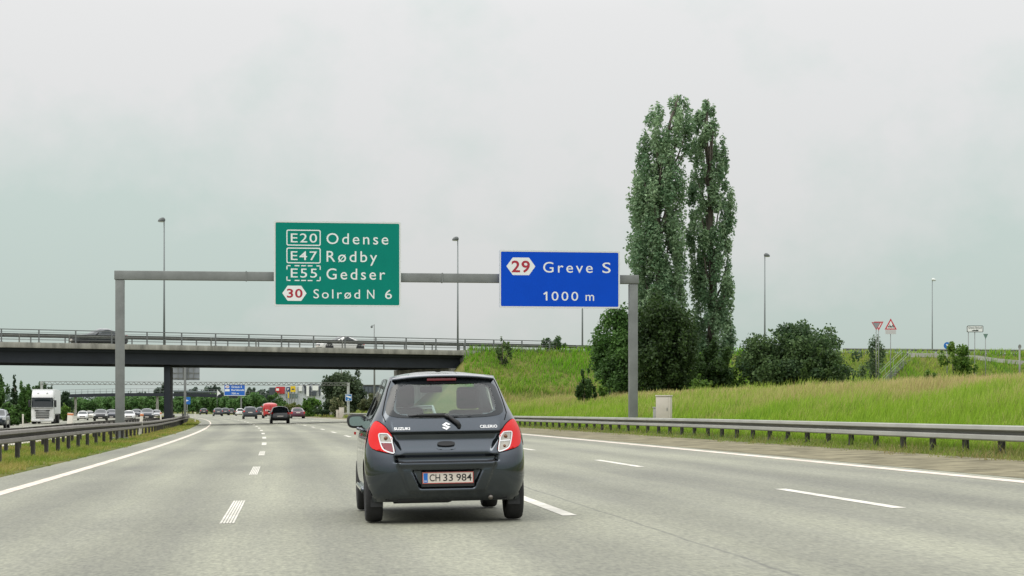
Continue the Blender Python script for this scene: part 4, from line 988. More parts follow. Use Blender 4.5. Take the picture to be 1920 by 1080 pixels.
mb = MB(); (cx, cy, cz), (wx, wy, wz) = bb(468, 502, 750.5, 757, 14)
mb.add([(cx - wx / 2, cy - wy / 2, cz - wz / 2), (cx + wx / 2, cy - wy / 2, cz - wz / 2 + .1), (cx + wx / 2, cy, cz + wz / 2), (cx - wx / 2 + 1.2, cy, cz + wz / 2 - .6), (cx - wx / 2, cy + wy / 2, cz - wz / 2), (cx + wx / 2, cy + wy / 2, cz - wz / 2)], [[0, 1, 2, 3], [3, 2, 5, 4], [0, 3, 4], [1, 5, 2], [0, 4, 5, 1]]); mb.build('roof', SWHITE, o)
d_ = 780
for lb, a, b, y0 in (('distant low roof behind the bridge pier', 326, 350, 732), ('distant grey roofs left of the blue sign', 352, 398, 733)):
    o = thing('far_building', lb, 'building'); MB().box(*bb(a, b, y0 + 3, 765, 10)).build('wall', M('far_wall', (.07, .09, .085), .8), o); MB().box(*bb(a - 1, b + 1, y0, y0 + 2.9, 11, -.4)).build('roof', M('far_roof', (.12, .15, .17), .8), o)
o = thing('flag', 'white pointed flag on a mast left of the distant blue sign', 'flag', (P(407, 742, 560)))
MB().tube([(0, 0, -5), (0, 0, 1.9)], .05, 6).build('mast', STEEL, o); MB().add([(0, -.02, 1.8), (1.1, -.02, .5), (.5, -.02, .35), (0, -.02, -.2), (0, .02, 1.8), (1.1, .02, .5), (.5, .02, .35), (0, .02, -.2)], [[3, 2, 1, 0], [4, 5, 6, 7], [0, 1, 5, 4], [1, 2, 6, 5], [2, 3, 7, 6]]).build('cloth', SWHITE, o)
# ------------------------------------------------------------------ vehicles
TYRE = M('tyre', (.018, .018, .019), .85, bump=.2, scale=30); RIM = M('rim', (.38, .39, .40), .35, .8); BLACKP = M('black_plastic', (.018, .019, .021), .55)
TAIL = M('tail_lens', (.42, .006, .008), .3, spec=.3); HEAD = M('head_lens', (.62, .63, .62), .12, coat=1.0); PLATE = M('plate_white', (.62, .58, .53), .5); AMBER = M('amber', (.45, .16, .02), .3)
CGLASS = M('car_glass', (.014, .02, .023), .12, spec=.45)
def paint(name, col, metal=.35): return M(name, col, .38, metal, coat=1.0)
def perim(yr, B, rcr, yf, Bf, rcf, w_, nr, ns, nf, rear=None):
    pts = []
    for k in range(nr + 1):
        x = w_ * math.sin(-math.pi / 2 + math.pi * k / nr)
        pts.append((x, rear(x) if rear else yr + endc(x, w_, B, rcr)))
    ya, yb = pts[-1][1], yf - endc(w_, w_, Bf, rcf)
    for k in range(1, ns): pts.append((w_, ya + (yb - ya) * k / ns))
    for k in range(nf + 1):
        x = w_ * math.sin(math.pi / 2 - math.pi * k / nf); pts.append((x, yf - endc(x, w_, Bf, rcf)))
    yl = pts[0][1]
    for k in range(1, ns): pts.append((-w_, yb + (yl - yb) * k / ns))
    return pts
def endc(x, w_, B, rc):
    rc = min(rc, w_ * .95); y = B * (x / max(w_, 1e-6)) ** 2; q = abs(x) - (w_ - rc)
    if q > 0: y += rc - math.sqrt(max(0, rc * rc - q * q))
    return y
def loft(rings, mb, mi=0, closed_top=True):
    n = len(rings[0]); vs_ = [p for r_ in rings for p in r_]; fs = []
    for j in range(len(rings) - 1):
        for k in range(n): fs.append([j * n + k, j * n + (k + 1) % n, (j + 1) * n + (k + 1) % n, (j + 1) * n + k])
    if closed_top: fs.append([(len(rings) - 1) * n + k for k in range(n)])
    fs.append(list(range(n))[::-1]); mb.add(vs_, fs, mi, True)
def patch(rings, j0, j1, k0, k1, off):
    """offset copy of a rectangle of the loft"""
    n = len(rings[0]); vs_, fs = [], []; ks = list(range(k0, k1 + 1))
    for j in range(j0, j1 + 1):
        for k in ks:
            p = Vector(rings[j][k % n]); a = Vector(rings[j][(k + 1) % n]) - Vector(rings[j][(k - 1) % n]); b = Vector(rings[min(j + 1, len(rings) - 1)][k % n]) - Vector(rings[max(j - 1, 0)][k % n])
            nn_ = a.cross(b).normalized(); vs_.append(p + nn_ * off)
    c = len(ks)
    for j in range(j1 - j0):
        for k in range(c - 1): fs.append([j * c + k, j * c + k + 1, (j + 1) * c + k + 1, (j + 1) * c + k])
    return vs_, fs
def wheel(parent, x, y, r, wd, sgn, rimm=RIM):
    m = Matrix.Translation((x, y, r)) @ Matrix.Rotation(math.radians(90) * sgn, 4, 'Y')
    h = wd / 2
    mb = MB().lathe([(r * .62, -h * .8), (r * .80, -h), (r * .93, -h * .96), (r * .985, -h * .75), (r, -h * .4), (r, h * .4), (r * .985, h * .75), (r * .93, h * .96), (r * .80, h), (r * .62, h * .8)], 28, m)
    o = mb.build('wheel', TYRE, parent)
    mb = MB().lathe([(r * .63, h * .55), (r * .60, h * .82), (r * .54, h * .80), (r * .50, h * .35), (r * .18, h * .5), (0, h * .52)], 28, m)
    for q in range(5):
        a = q * 2 * math.pi / 5; mb.box((r * .32 * math.cos(a), r * .32 * math.sin(a), h * .55), (r * .48, r * .12, h * .3), rz=a, mat=m)
    mb.build('rim', rimm, o); return o
KINDS = {
 'hatch': dict(L=3.75, W=.82, H=1.49, lv=[(.24, .10, .12, -.06), (.34, .02, .02, -.01), (.50, 0, 0, 0), (.64, .03, .03, 0), (.80, .06, .12, -.01), (.88, .08, .45, -.02), (.95, .11, .98, -.04), (1.02, .15, 1.2, -.07), (1.2, .26, 1.55, -.14), (1.36, .36, 1.92, -.21)]),
 'suv': dict(L=4.55, W=.93, H=1.66, lv=[(.28, .14, .12, -.06), (.38, .02, .02, -.01), (.52, 0, 0, 0), (.66, .03, .02, 0), (.82, .06, .08, 0), (.92, .08, .30, -.02), (.99, .12, 1.2, -.04), (1.06, .18, 1.4, -.08), (1.2, .34, 1.7, -.15), (1.35, .50, 2.05, -.23)]),
 'sedan': dict(L=4.6, W=.90, H=1.44, lv=[(.22, .12, .12, -.06), (.34, .02, .02, -.01), (.50, 0, 0, 0), (.64, .02, .03, 0), (.80, .05, .12, -.01), (.90, .06, .40, -.02), (.96, .42, 1.35, -.06), (1.04, .62, 1.5, -.11), (1.2, .98, 1.8, -.19), (1.35, 1.38, 2.15, -.27)]),
 'van': dict(L=5.0, W=.96, H=2.15, lv=[(.30, .06, .10, -.05), (.42, .0, .02, -.01), (.58, 0, 0, 0), (.74, 0, .03, 0), (.90, .01, .10, 0), (.98, .015, .45, -.01), (1.05, .02, .85, -.01), (1.12, .025, .95, -.015), (1.2, .04, 1.25, -.03), (1.34, .07, 1.75, -.07)]),
}
def car(name, label, cat, kd, col, loc, rz, group=None, plate=True, blank_rear=False, roofm=None, sz=1.0):
    K = KINDS[kd]; L, W_, H_ = K['L'], K['W'], K['H']; zs = H_ / (1.48 if kd != 'van' else 1.46)
    o = thing(name, label, cat, loc, rz, group); o.scale = (sz, sz, sz)
    nr, ns, nf = 14, 16, 12; rings = []
    for z, a, b, dw in K['lv']:
        rings.append([(x, y, z * zs if z > .6 else z * (1 + (zs - 1) * z / .6)) for x, y in perim(a, .08, .20, L - b, .14, .34, W_ + dw, nr, ns, nf)])
    top = rings[-1]; cx = 0; cy = (min(p[1] for p in top) + max(p[1] for p in top)) / 2; z1 = top[0][2]
    for k in (.95, .86, .70, .45, .15): rings.append([(p[0] * k, cy + (p[1] - cy) * (k * .5 + .5), z1 + (H_ - z1) * (1 - k ** 2.2)) for p in top])
    mb = MB(); loft(rings, mb); mb.build('body', col, o)
    R0, S0, F0, L0_ = 0, nr, nr + ns, nr + ns + nf      # start index of rear, right, front, left
    jb, jt = 6, 9
    def part(nm, j0, j1, k0, k1, off, mat_):
        v_, f_ = patch(rings, j0, j1, k0, k1, off); m_ = MB(); m_.add(v_, f_, 0, True); return m_.build(nm, mat_, o)
    if not blank_rear: part('rear_window', jb, jt, 3, nr - 3, .006, CGLASS)
    part('windscreen', jb, jt, F0 + 2, F0 + nf - 2, .006, CGLASS)
    e0, e1 = (2, ns - 2) if kd != 'van' else (11, ns - 1)
    part('side_window', jb, jt, S0 + e0, S0 + e1, .006, CGLASS); part('side_window', jb, jt, L0_ + ns - e1, L0_ + ns - e0, .006, CGLASS)
    tl = (4, 6) if kd in ('hatch', 'suv') else (3, 5)
    if kd == 'van': tl = (3, 5)
    part('tail_light', *tl, 0, 3, .012, TAIL); part('tail_light', *tl, nr - 3, nr, .012, TAIL)
    part('headlight', 3, 4, F0, F0 + 3, .012, HEAD); part('headlight', 3, 4, F0 + nf - 3, F0 + nf, .012, HEAD)
    part('grille', 2, 3, F0 + 4, F0 + nf - 4, .012, BLACKP); part('bumper_trim', 0, 1, 3, nr - 3, .01, BLACKP); part('air_intake', 0, 1, F0 + 3, F0 + nf - 3, .01, BLACKP)
    ry = min(p[1] for p in rings[2])
    pz = .62 if kd == 'hatch' else .78
    if kd in ('van',): pz = .7
    if plate:
        MB().box((0, ry - .0, pz * zs if kd != 'van' else .78), (.52, .05, .12)).build('plate', PLATE, o)
        MB().box((0, L + .004, .46), (.52, .03, .11)).build('plate', PLATE, o)
    wr = .30 if kd == 'hatch' else .34
    for yy in (.62 if kd != 'van' else .95, L - .80):
        for sg in (-1, 1):
            wheel(o, sg * (W_ - .10), yy, wr, .2, sg)
            MB().lathe([(wr + .07, -.02), (wr + .07, .012), (0, .012)], 22, Matrix.Translation((sg * (W_ - .012), yy, wr + .02)) @ Matrix.Rotation(math.radians(90) * sg, 4, 'Y'), smooth=False).build('wheel_arch', BLACKP, o)
    for sg in (-1, 1):
        bm = bmesh.new(); bmesh.ops.create_cube(bm, size=1); bmesh.ops.scale(bm, vec=(.22, .12, .15), verts=bm.verts); bmesh.ops.bevel(bm, geom=bm.edges[:], offset=.04, segments=2, affect='EDGES')
        yb = max(p[1] for p in rings[jb]) - .55
        mb = MB().bm(bm, Matrix.Translation((sg * (W_ + .10), yb, rings[jb][0][2] + .08)), 0, True); mb.box((sg * (W_ - .01), yb, rings[jb][0][2] + .03), (.12, .05, .05)); mb.build('mirror', BLACKP if kd != 'van' else col, o)
    if roofm: 
        for xx in (-.6, .6): MB().box((xx * W_ * 1.05, cy, H_ + .0), (.04, 1.5, .05), bevel=.012).build('roof_rail', roofm, o)
    return o
def at(px, d, off=0.0):
    b0 = G(px, d); s, _ = sd_of(b0.x, b0.y); b0.z = BANK * float(s) if (-26.5 < s < 13) else b0.z; return b0
SAME = 'traffic ahead in our direction'; OPP = 'oncoming traffic beyond the median'
PB = paint('paint_black', (.006, .008, .009)); PG = paint('paint_grey', (.022, .027, .034)); PDB = paint('paint_darkblue', (.014, .02, .032)); PW = paint('paint_white', (.62, .62, .60), .0)
PS = paint('paint_silver', (.32, .33, .34), .5); PRD = paint('paint_maroon', (.075, .012, .035)); PR = paint('paint_red', (.46, .022, .022), .0); PBW = paint('paint_beige', (.50, .48, .42), .1)
def ahead(name, lb, cat, kd, col, px, d, **kw): b0 = at(px, d); return car(name, lb, cat, kd, col, b0, yaw(d), SAME, **kw)
bc = ahead('city_car', 'small black city car with red lights, nearest one beyond the bridge shadow', 'car', 'hatch', PB, 525.5, 168)
ahead('suv', 'dark blue-grey SUV left of the red van with a pale rear window', 'car', 'suv', PG, 469.5, 258, roofm=PS)
ahead('sedan', 'low dark maroon car with pale roof, right of the black city car', 'car', 'sedan', PRD, 559, 250)
v = ahead('delivery_van', 'bright red delivery van with white marks on its rear doors', 'van', 'van', PR, 507, 268, blank_rear=True)
mb = MB()
for xx in (-.62, -.35, -.10): mb.box((xx, -.012, 1.0 + .1 * (xx < -.3)), (.16, .03, .22), mat=None)
mb.build('decal', PLATE, v); MB().box((0, -.002, 1.15), (.02, .02, 1.4)).build('door_seam', BLACKP, v)
ahead('hatchback', 'white hatchback partly hidden behind the dark blue-grey SUV', 'car', 'hatch', PW, 450.5, 388)
ahead('hatchback', 'grey car leftmost of the three dark cars under the distant blue sign', 'car', 'suv', PG, 409.5, 388)
ahead('hatchback', 'middle one of the three dark cars under the distant blue sign', 'car', 'suv', PDB, 423, 430)
ahead('hatchback', 'rightmost, darkest of the three dark cars under the distant blue sign', 'car', 'hatch', PB, 434, 452)
ahead('hatchback', 'dark car peeking out between the SUV and the red van', 'car', 'suv', PDB, 490.5, 330)
ahead('hatchback', 'dark small car farthest left, just past the median rail end', 'car', 'suv', PB, 382.5, 505)
def oncoming(name, lb, cat, kd, col, px, d, **kw):
    b0 = at(px, d); b0 = b0 + Vector((-math.sin(yaw(d)), math.cos(yaw(d)), 0)) * KINDS[kd]['L'] * .5 * 2 * .0
    return car(name, lb, cat, kd, col, b0, yaw(d) + math.pi, OPP, **kw)
oncoming('sedan', 'blue-grey oncoming car cut off by the left edge of the photo', 'car', 'hatch', paint('paint_bluegrey', (.07, .09, .11)), -1, 168, sz=1.12)
oncoming('hatchback', 'white oncoming car following the lorry', 'car', 'hatch', PW, 156, 305)
oncoming('hatchback', 'second white oncoming car half hidden behind the first', 'car', 'hatch', PBW, 168, 345)
oncoming('suv', 'black oncoming SUV left of the gantry post', 'car', 'suv', PB, 190, 275, roofm=PS)
oncoming('hatchback', 'dark oncoming car tucked between the black SUV and the gantry post', 'car', 'suv', PDB, 210, 300)
oncoming('sedan', 'white oncoming sedan just right of the gantry post', 'car', 'sedan', PW, 242.5, 285)
oncoming('hatchback', 'grey-green oncoming car behind the white sedan', 'car', 'suv', PG, 256, 335)
oncoming('suv', 'silver fronted oncoming SUV left of the bridge pier', 'car', 'suv', PDB, 276, 275)
oncoming('hatchback', 'small silver oncoming car close beside the bridge pier', 'car', 'hatch', PS, 293, 345)
# cars crossing the bridge
for lb, kd, col, px, ly, sz in (('dark grey car crossing the bridge on the left', 'sedan', PG, 185, 4.2, 1.0), ('white car crossing the bridge above the small car', 'sedan', PW, 637, 6.8, .95)):
    x = on_bridge(px, ly); b0 = bridge_world(x, ly, 6.385); L_ = KINDS[kd]['L'] * sz
    dr_ = Vector((BU[0], BU[1], 0)) if col is PG else -Vector((BU[0], BU[1], 0))
    if col is PG: c_ = car('sedan', lb, 'car', kd, col, b0 + Vector((BU[0], BU[1], 0)) * L_ / 2, ba + math.pi / 2, 'cars on the bridge', sz=sz)
    else: c_ = car('sedan', lb, 'car', kd, col, b0 - Vector((-BU[0], -BU[1], 0)) * L_ / 2, ba + math.pi / 2, 'cars on the bridge', sz=sz)
# oncoming lorry: local y forward, front at y = 0, trailer behind (negative y)
TW = M('lorry_white', (.66, .66, .65), .35, coat=.6, var=.03, scale=.4); TSIDE = M('trailer_side', (.58, .60, .59), .45, var=.04, scale=.5)
d_ = 221; b0 = at(79.5, d_); lo = thing('lorry', 'white oncoming lorry with tall sleeper cab and box trailer', 'lorry', b0, yaw(d_) + math.pi + .02, OPP)
mb = MB(); rings = []
for z, yf, w_ in ((.42, -.02, 1.20), (.6, .06, 1.25), (1.0, .08, 1.25), (1.45, .06, 1.25), (1.9, .02, 1.24), (2.1, -.02, 1.23), (2.5, -.10, 1.22), (2.9, -.18, 1.21), (3.02, -.18, 1.22), (3.3, -.30, 1.20), (3.62, -.50, 1.17), (3.78, -.72, 1.12)):
    rings.append([(x, y, z) for x, y in perim(-2.2, .0, .06, yf, .12, .22, w_, 8, 8, 12)])
loft(rings, mb); mb.build('cab', TW, lo); FF = 8 + 8
def lp(nm, j0, j1, k0, k1, off, mat_): v_, f_ = patch(rings, j0, j1, k0, k1, off); m_ = MB(); m_.add(v_, f_, 0, True); return m_.build(nm, mat_, lo)
lp('windscreen', 4, 7, FF + 1, FF + 11, .012, CGLASS); lp('side_window', 5, 7, FF - 5, FF - 1, .012, CGLASS); lp('side_window', 5, 7, FF + 13, FF + 17, .012, CGLASS)
MB().box((0, .02, 2.98), (2.3, .30, .10), mat=Matrix.Rotation(-.15, 4, 'X'), bevel=.03).build('sun_visor', CGLASS, lo)
mb = MB()
for q in range(4): mb.box((0, .10, .72 + .21 * q), (1.55 - .06 * abs(q - 2), .09, .095))
mb.box((0, .085, 1.56), (1.7, .08, .07)); mb.build('grille', M('grille_dark', (.02, .021, .023), .5), lo)
for sg in (-1, 1):
    MB().box((sg * .93, .04, .62), (.42, .14, .20), bevel=.04).build('headlight', HEAD, lo); MB().box((sg * .62, .06, 1.52), (.36, .08, .09), mat=Matrix.Rotation(0, 4, 'Z')).build('marker_lamp', BLACKP, lo)
    MB().box((sg * 1.42, -.10, 2.30), (.26, .16, .80), bevel=.05).box((sg * 1.28, -.10, 2.66), (.2, .06, .06)).build('mirror', BLACKP, lo)
    MB().box((sg * .5, -.40, 3.52), (.16, .12, .07)).build('roof_lamp', HEAD, lo)
MB().box((0, -.0, .42), (2.44, .30, .30), bevel=.05).build('bumper', TW, lo); MB().box((0, .155, .55), (.52, .03, .12)).build('plate', PLATE, lo)
MB().box((0, .055, 1.82), (2.46, .14, .08), bevel=.02).build('cab_trim', STEELD, lo)
MB().box((0, -9.4, 2.55), (2.55, 13.4, 2.82), bevel=.03).build('trailer', TSIDE, lo); MB().box((0, -9.4, 1.05), (2.3, 13.0, .16)).build('chassis', BLACKP, lo)
for yy in (-1.4, -5.0, -12.2, -13.5): 
    for sg in (-1, 1): wheel(lo, sg * 1.08, yy, .5, .34, sg)
# ------------------------------------------------------------------ the dark grey hatchback in front
HP = bpy.data.materials.new('hatch_paint'); HP.use_nodes = True; _t = HP.node_tree; _b = _t.nodes['Principled BSDF']
_b.inputs['Base Color'].default_value = (.046, .057, .071, 1); _b.inputs['Metallic'].default_value = .92; _b.inputs['Roughness'].default_value = .36; _b.inputs['Coat Weight'].default_value = 1.0; _b.inputs['Coat Roughness'].default_value = .05
_n = _t.nodes.new('ShaderNodeTexNoise'); _n.inputs['Scale'].default_value = 900; _bp = _t.nodes.new('ShaderNodeBump'); _bp.inputs['Strength'].default_value = .04
_tc = _t.nodes.new('ShaderNodeTexCoord'); _t.links.new(_tc.outputs['Object'], _n.inputs['Vector']); _t.links.new(_n.outputs[0], _bp.inputs['Height']); _t.links.new(_bp.outputs[0], _b.inputs['Normal'])
_n2 = _t.nodes.new('ShaderNodeTexNoise'); _n2.inputs['Scale'].default_value = 2.5; _n2.inputs['Detail'].default_value = 6; _t.links.new(_tc.outputs['Object'], _n2.inputs['Vector'])
_r = _t.nodes.new('ShaderNodeMapRange'); _r.inputs[3].default_value = .16; _r.inputs[4].default_value = .26; _t.links.new(_n2.outputs[0], _r.inputs[0]); _t.links.new(_r.outputs[0], _b.inputs['Roughness'])
hx, hy = (840 - 960) / F * 19.05, 19.05
hs, hd = sd_of(hx, hy); HZ0 = BANK * float(hs)
hero = thing('hatchback', 'dark grey five-door hatchback driving just ahead, plate CH 33 984', 'car', (hx, hy, HZ0 + .006), yaw(20) - .0)
hero.rotation_euler = (0, -math.atan(BANK), yaw(20))
def interp(z, tab): return float(np.interp(z, [a for a, _ in tab], [b for _, b in tab]))
def smooth(t): t = min(1, max(0, t)); return t * t * (3 - 2 * t)
def ispl(tab):      # monotone-ish smooth interpolation
    xs_ = np.array([a for a, _ in tab], float); ys_ = np.array([b for _, b in tab], float)
    m = np.gradient(ys_, xs_); 
    def f(z):
        z = min(max(z, xs_[0]), xs_[-1]); i = int(min(max(np.searchsorted(xs_, z) - 1, 0), len(xs_) - 2)); h = xs_[i + 1] - xs_[i]; t = (z - xs_[i]) / h
        return float((2 * t ** 3 - 3 * t ** 2 + 1) * ys_[i] + (t ** 3 - 2 * t ** 2 + t) * h * m[i] + (-2 * t ** 3 + 3 * t ** 2) * ys_[i + 1] + (t ** 3 - t ** 2) * h * m[i + 1])
    return f
Wf = ispl([(.17, .735), (.25, .76), (.35, .782), (.5, .792), (.65, .788), (.8, .768), (.9, .740), (1.0, .690), (1.1, .640), (1.2, .598), (1.3, .560), (1.40, .520)])
YR = ispl([(.17, .12), (.22, .06), (.30, .025), (.42, .0), (.52, .0), (.60, .012), (.75, .05), (.90, .075), (1.0, .10), (1.1, .145), (1.2, .20), (1.3, .265), (1.40, .335)])
BW_ = ispl([(.17, .05), (.5, .06), (.9, .07), (1.4, .05)])
RC = ispl([(.17, .20), (.5, .24), (.7, .22), (.9, .20), (1.1, .15), (1.4, .12)])
YF = ispl([(.17, 3.42), (.3, 3.56), (.5, 3.60), (.7, 3.55), (.80, 3.46), (.87, 3.25), (.93, 2.95), (.98, 2.74), (1.1, 2.52), (1.2, 2.33), (1.3, 2.14), (1.40, 1.93)])
def crease(x, z):
    ax = abs(x); d = 0.0
    # tailgate: light upper plane to z .86, scooped band below, ridge at .66, tuck at .56
    edge = .565 if z < .62 else .50 + .10 * smooth((z - .62) / .25)
    mt = smooth((edge - .04 - ax) / .05)
    if .555 < z < .98:
        c = interp(z, [(.555, .0), (.566, .055), (.60, .052), (.640, .026), (.662, .022), (.70, .034), (.77, .052), (.83, .040), (.852, -.028), (.865, -.028), (.92, -.015), (.98, 0)])
        d += c * mt
    # bumper centre section stands proud, with slanting edges
    if z < .56:
        e_ = .385 + (z - .31) * .36
        d -= .030 * smooth((e_ + .02 - ax) / .028) * smooth((.565 - z) / .01) * smooth((z - .24) / .05)
        # number plate recess
        h_ = .265 + (z - .30) * .40
        d += .055 * smooth((h_ + .014 - ax) / .026) * smooth((z - .288) / .028) * smooth((.494 - z) / .020)
    # shelf along the bumper top
    d -= .022 * smooth((z - .505) / .03) * smooth((.562 - z) / .006) * smooth((.50 - ax) / .05)
    return d
def rear_y(x, z): return YR(z) + endc(x, Wf(z), BW_(z), RC(z)) + crease(x, z)
def Srear(x, z, off=0.0):
    h = .006; w_ = Wf(z) - .004; x = max(-w_, min(w_, x)); p = Vector((x, rear_y(x, z), z))
    if off:
        a = Vector((2 * h, rear_y(min(x + h, w_), z) - rear_y(max(x - h, -w_), z), 0)); b = Vector((0, rear_y(x, min(z + h, 1.40)) - rear_y(x, z - h), 2 * h))
        p = p + a.cross(b).normalized() * off
    return p
def taper(y): t = max(0, (y - 2.3) / 1.3); return 1 - .07 * t * t
def side_x(y, z): return Wf(z) * taper(y)
def Sside(sg):
    def f(y, z, off=0.0): 
        s1 = (side_x(y, z + .01) - side_x(y, z - .01)) / .02; n_ = Vector((1, 0, -s1)).normalized()
        return Vector((sg * (side_x(y, z) + n_.x * off), y, z + n_.z * off))
    return f
def inpoly(p, poly):
    c = False; n = len(poly); x, y = p
    for i in range(n):
        x1, y1 = poly[i]; x2, y2 = poly[i - 1]
        if (y1 > y) != (y2 > y) and x < (x2 - x1) * (y - y1) / (y2 - y1) + x1: c = not c
    return c
def rnd_poly(poly, it=2):
    for _ in range(it):
        q = []
        for i in range(len(poly)):
            a, b = poly[i], poly[(i + 1) % len(poly)]
            q += [(a[0] * .75 + b[0] * .25, a[1] * .75 + b[1] * .25), (a[0] * .25 + b[0] * .75, a[1] * .25 + b[1] * .75)]
        poly = q
    return poly
def dense(poly, st=.03):
    q = []
    for i in range(len(poly)):
        a, b = poly[i], poly[(i + 1) % len(poly)]; n = max(1, int(math.hypot(b[0] - a[0], b[1] - a[1]) / st))
        for k in range(n): q.append((a[0] + (b[0] - a[0]) * k / n, a[1] + (b[1] - a[1]) * k / n))
    return q
def surf_patch(mb, poly, fn, off, st=.025, hole=None, thick=0.0, mi=0, keep=None):
    """fill a 2-D outline with small triangles and lay it on the surface fn"""
    poly = dense(poly, st); pts = [Vector(p) for p in poly]; ed = [(i, (i + 1) % len(poly)) for i in range(len(poly))]
    if hole:
        hole = dense(hole, st); o = len(pts); pts += [Vector(p) for p in hole]; ed += [(o + i, o + (i + 1) % len(hole)) for i in range(len(hole))]
    xs_ = [p[0] for p in poly]; ys_ = [p[1] for p in poly]
    for x in np.arange(min(xs_) + st / 2, max(xs_), st):
        for y in np.arange(min(ys_) + st / 2, max(ys_), st):
            if inpoly((x, y), poly): pts.append(Vector((x, y)))
    v, _, f, *_ = geometry.delaunay_2d_cdt(pts, ed, [], 0, 1e-6)
    fs = []
    for t in f:
        c = (sum(v[i].x for i in t) / len(t), sum(v[i].y for i in t) / len(t))
        if inpoly(c, poly) and not (hole and inpoly(c, hole)): fs.append(list(t))
    offf = off if callable(off) else (lambda a, b: off)
    mb.add([fn(p.x, p.y, offf(p.x, p.y)) for p in v], fs, mi, True)
    if thick:
        n = len(poly); mb.add([fn(*p, offf(*p)) for p in poly] + [fn(*p, offf(*p) - thick) for p in poly], [[i, (i + 1) % n, n + (i + 1) % n, n + i] for i in range(n)], mi, False)
def ribbon(mb, pts, fn, wd, off, mi=0, st=.02, closed=False):
    q = []
    m = len(pts) if closed else len(pts) - 1
    for i in range(m):
        a, b = pts[i], pts[(i + 1) % len(pts)]; n = max(1, int(math.hypot(b[0] - a[0], b[1] - a[1]) / st))
        for k in range(n): q.append((a[0] + (b[0] - a[0]) * k / n, a[1] + (b[1] - a[1]) * k / n))
    q.append(pts[0] if closed else pts[-1]); vs_ = []
    for i, p in enumerate(q):
        a = q[max(i - 1, 0)]; b = q[min(i + 1, len(q) - 1)]; dx, dy = b[0] - a[0], b[1] - a[1]; L_ = math.hypot(dx, dy) or 1; nx, ny = -dy / L_ * wd / 2, dx / L_ * wd / 2
        vs_ += [fn(p[0] + nx, p[1] + ny, off), fn(p[0] - nx, p[1] - ny, off)]
    mb.add(vs_, [[2 * i, 2 * i + 1, 2 * i + 3, 2 * i + 2] for i in range(len(q) - 1)], mi, True)
mir = lambda poly: [(-x, z) for x, z in poly][::-1]
GLASS_OUT = rnd_poly([(-.50, 1.335), (-.25, 1.352), (.25, 1.352), (.50, 1.335), (.545, 1.2), (.592, 1.045), (.52, .998), (.25, .985), (-.25, .985), (-.52, .998), (-.592, 1.045), (-.545, 1.2)], 2)
GLASS_IN = rnd_poly([(-.455, 1.318), (-.1, 1.326), (.1, 1.326), (.455, 1.318), (.485, 1.18), (.515, 1.018), (.2, 1.010), (-.2, 1.010), (-.515, 1.018), (-.485, 1.18)], 3)
SIDE_A = [(.60, 1.075), (.74, 1.325), (.90, 1.372), (1.46, 1.385), (1.50, .985), (.78, 1.0)]
SIDE_B = [(1.60, .975), (1.555, 1.385), (1.92, 1.375), (2.30, 1.19), (2.62, .985)]
FRONTG = [(-.60, 1.0), (.60, 1.0), (.47, 1.37), (-.47, 1.37)]
# body shell: horizontal slices, fine at the rear
zs_ = np.concatenate([np.arange(.17, .54, .014), np.arange(.54, .58, .006), np.arange(.58, .83, .012), np.arange(.83, .87, .006), np.arange(.87, 1.40, .016), [1.40]])
NR, NS, NF = 180, 90, 30; RG = []
for z in zs_:
    z = float(z); pts = perim(YR(z), BW_(z), RC(z), YF(z), .16, .42, Wf(z), NR, NS, NF, rear=lambda x: rear_y(x, z))
    RG.append([(x * taper(y), y, z) for x, y in pts])
top = RG[-1]; cy = (min(p[1] for p in top) + max(p[1] for p in top)) / 2
for k in (.985, .95, .88, .78, .62, .42, .2, .05):
    RG.append([(p[0] * k, cy + (p[1] - cy) * (.35 + .65 * k), 1.40 + (.030 + .035 * smooth((cy + (p[1] - cy) * (.35 + .65 * k) - .3) / 1.0)) * (1 - k ** 2.4)) for p in top])
nP = len(RG[0]); AX = (.535, 2.96); WR = .285; AR = .325
vs_ = [list(p) for r_ in RG for p in r_]; fs = []
isr = lambda k: k <= NR
for j in range(len(RG) - 1):
    for k in range(nP):
        q = [j * nP + k, j * nP + (k + 1) % nP, (j + 1) * nP + (k + 1) % nP, (j + 1) * nP + k]; c = [sum(vs_[i][a] for i in q) / 4 for a in range(3)]
        if j < len(zs_) - 1:
            if k < NR and inpoly((c[0] * 1.035, 1.17 + (c[2] - 1.17) * 1.05), GLASS_IN): continue
            if NR <= k < NR + NS or k >= NR + NS + NF:
                if inpoly((c[1], c[2]), SIDE_A) or inpoly((c[1], c[2]), SIDE_B): continue
            if NR + NS <= k < NR + NS + NF and inpoly((c[0], c[2]), FRONTG): continue
            if k >= NR - 14 or k < 14:
                if abs(c[0]) > .55 and all(min(math.hypot(vs_[i][1] - a, vs_[i][2] - WR + .02) for a in AX) < AR for i in q): continue
        fs.append(q)
used_ = set(i for f in fs for i in f)
for i in used_:
    if abs(vs_[i][0]) > .55 and vs_[i][2] < .8:
        for a in AX:
            dy, dz = vs_[i][1] - a, vs_[i][2] - WR + .02; rr_ = math.hypot(dy, dz)
            if 1e-4 < rr_ < AR: vs_[i][1] = a + dy * AR / rr_; vs_[i][2] = max(.17, WR - .02 + dz * AR / rr_)
mb = MB(); mb.add(vs_, fs, 0, True); body = mb.build('body', HP, hero)
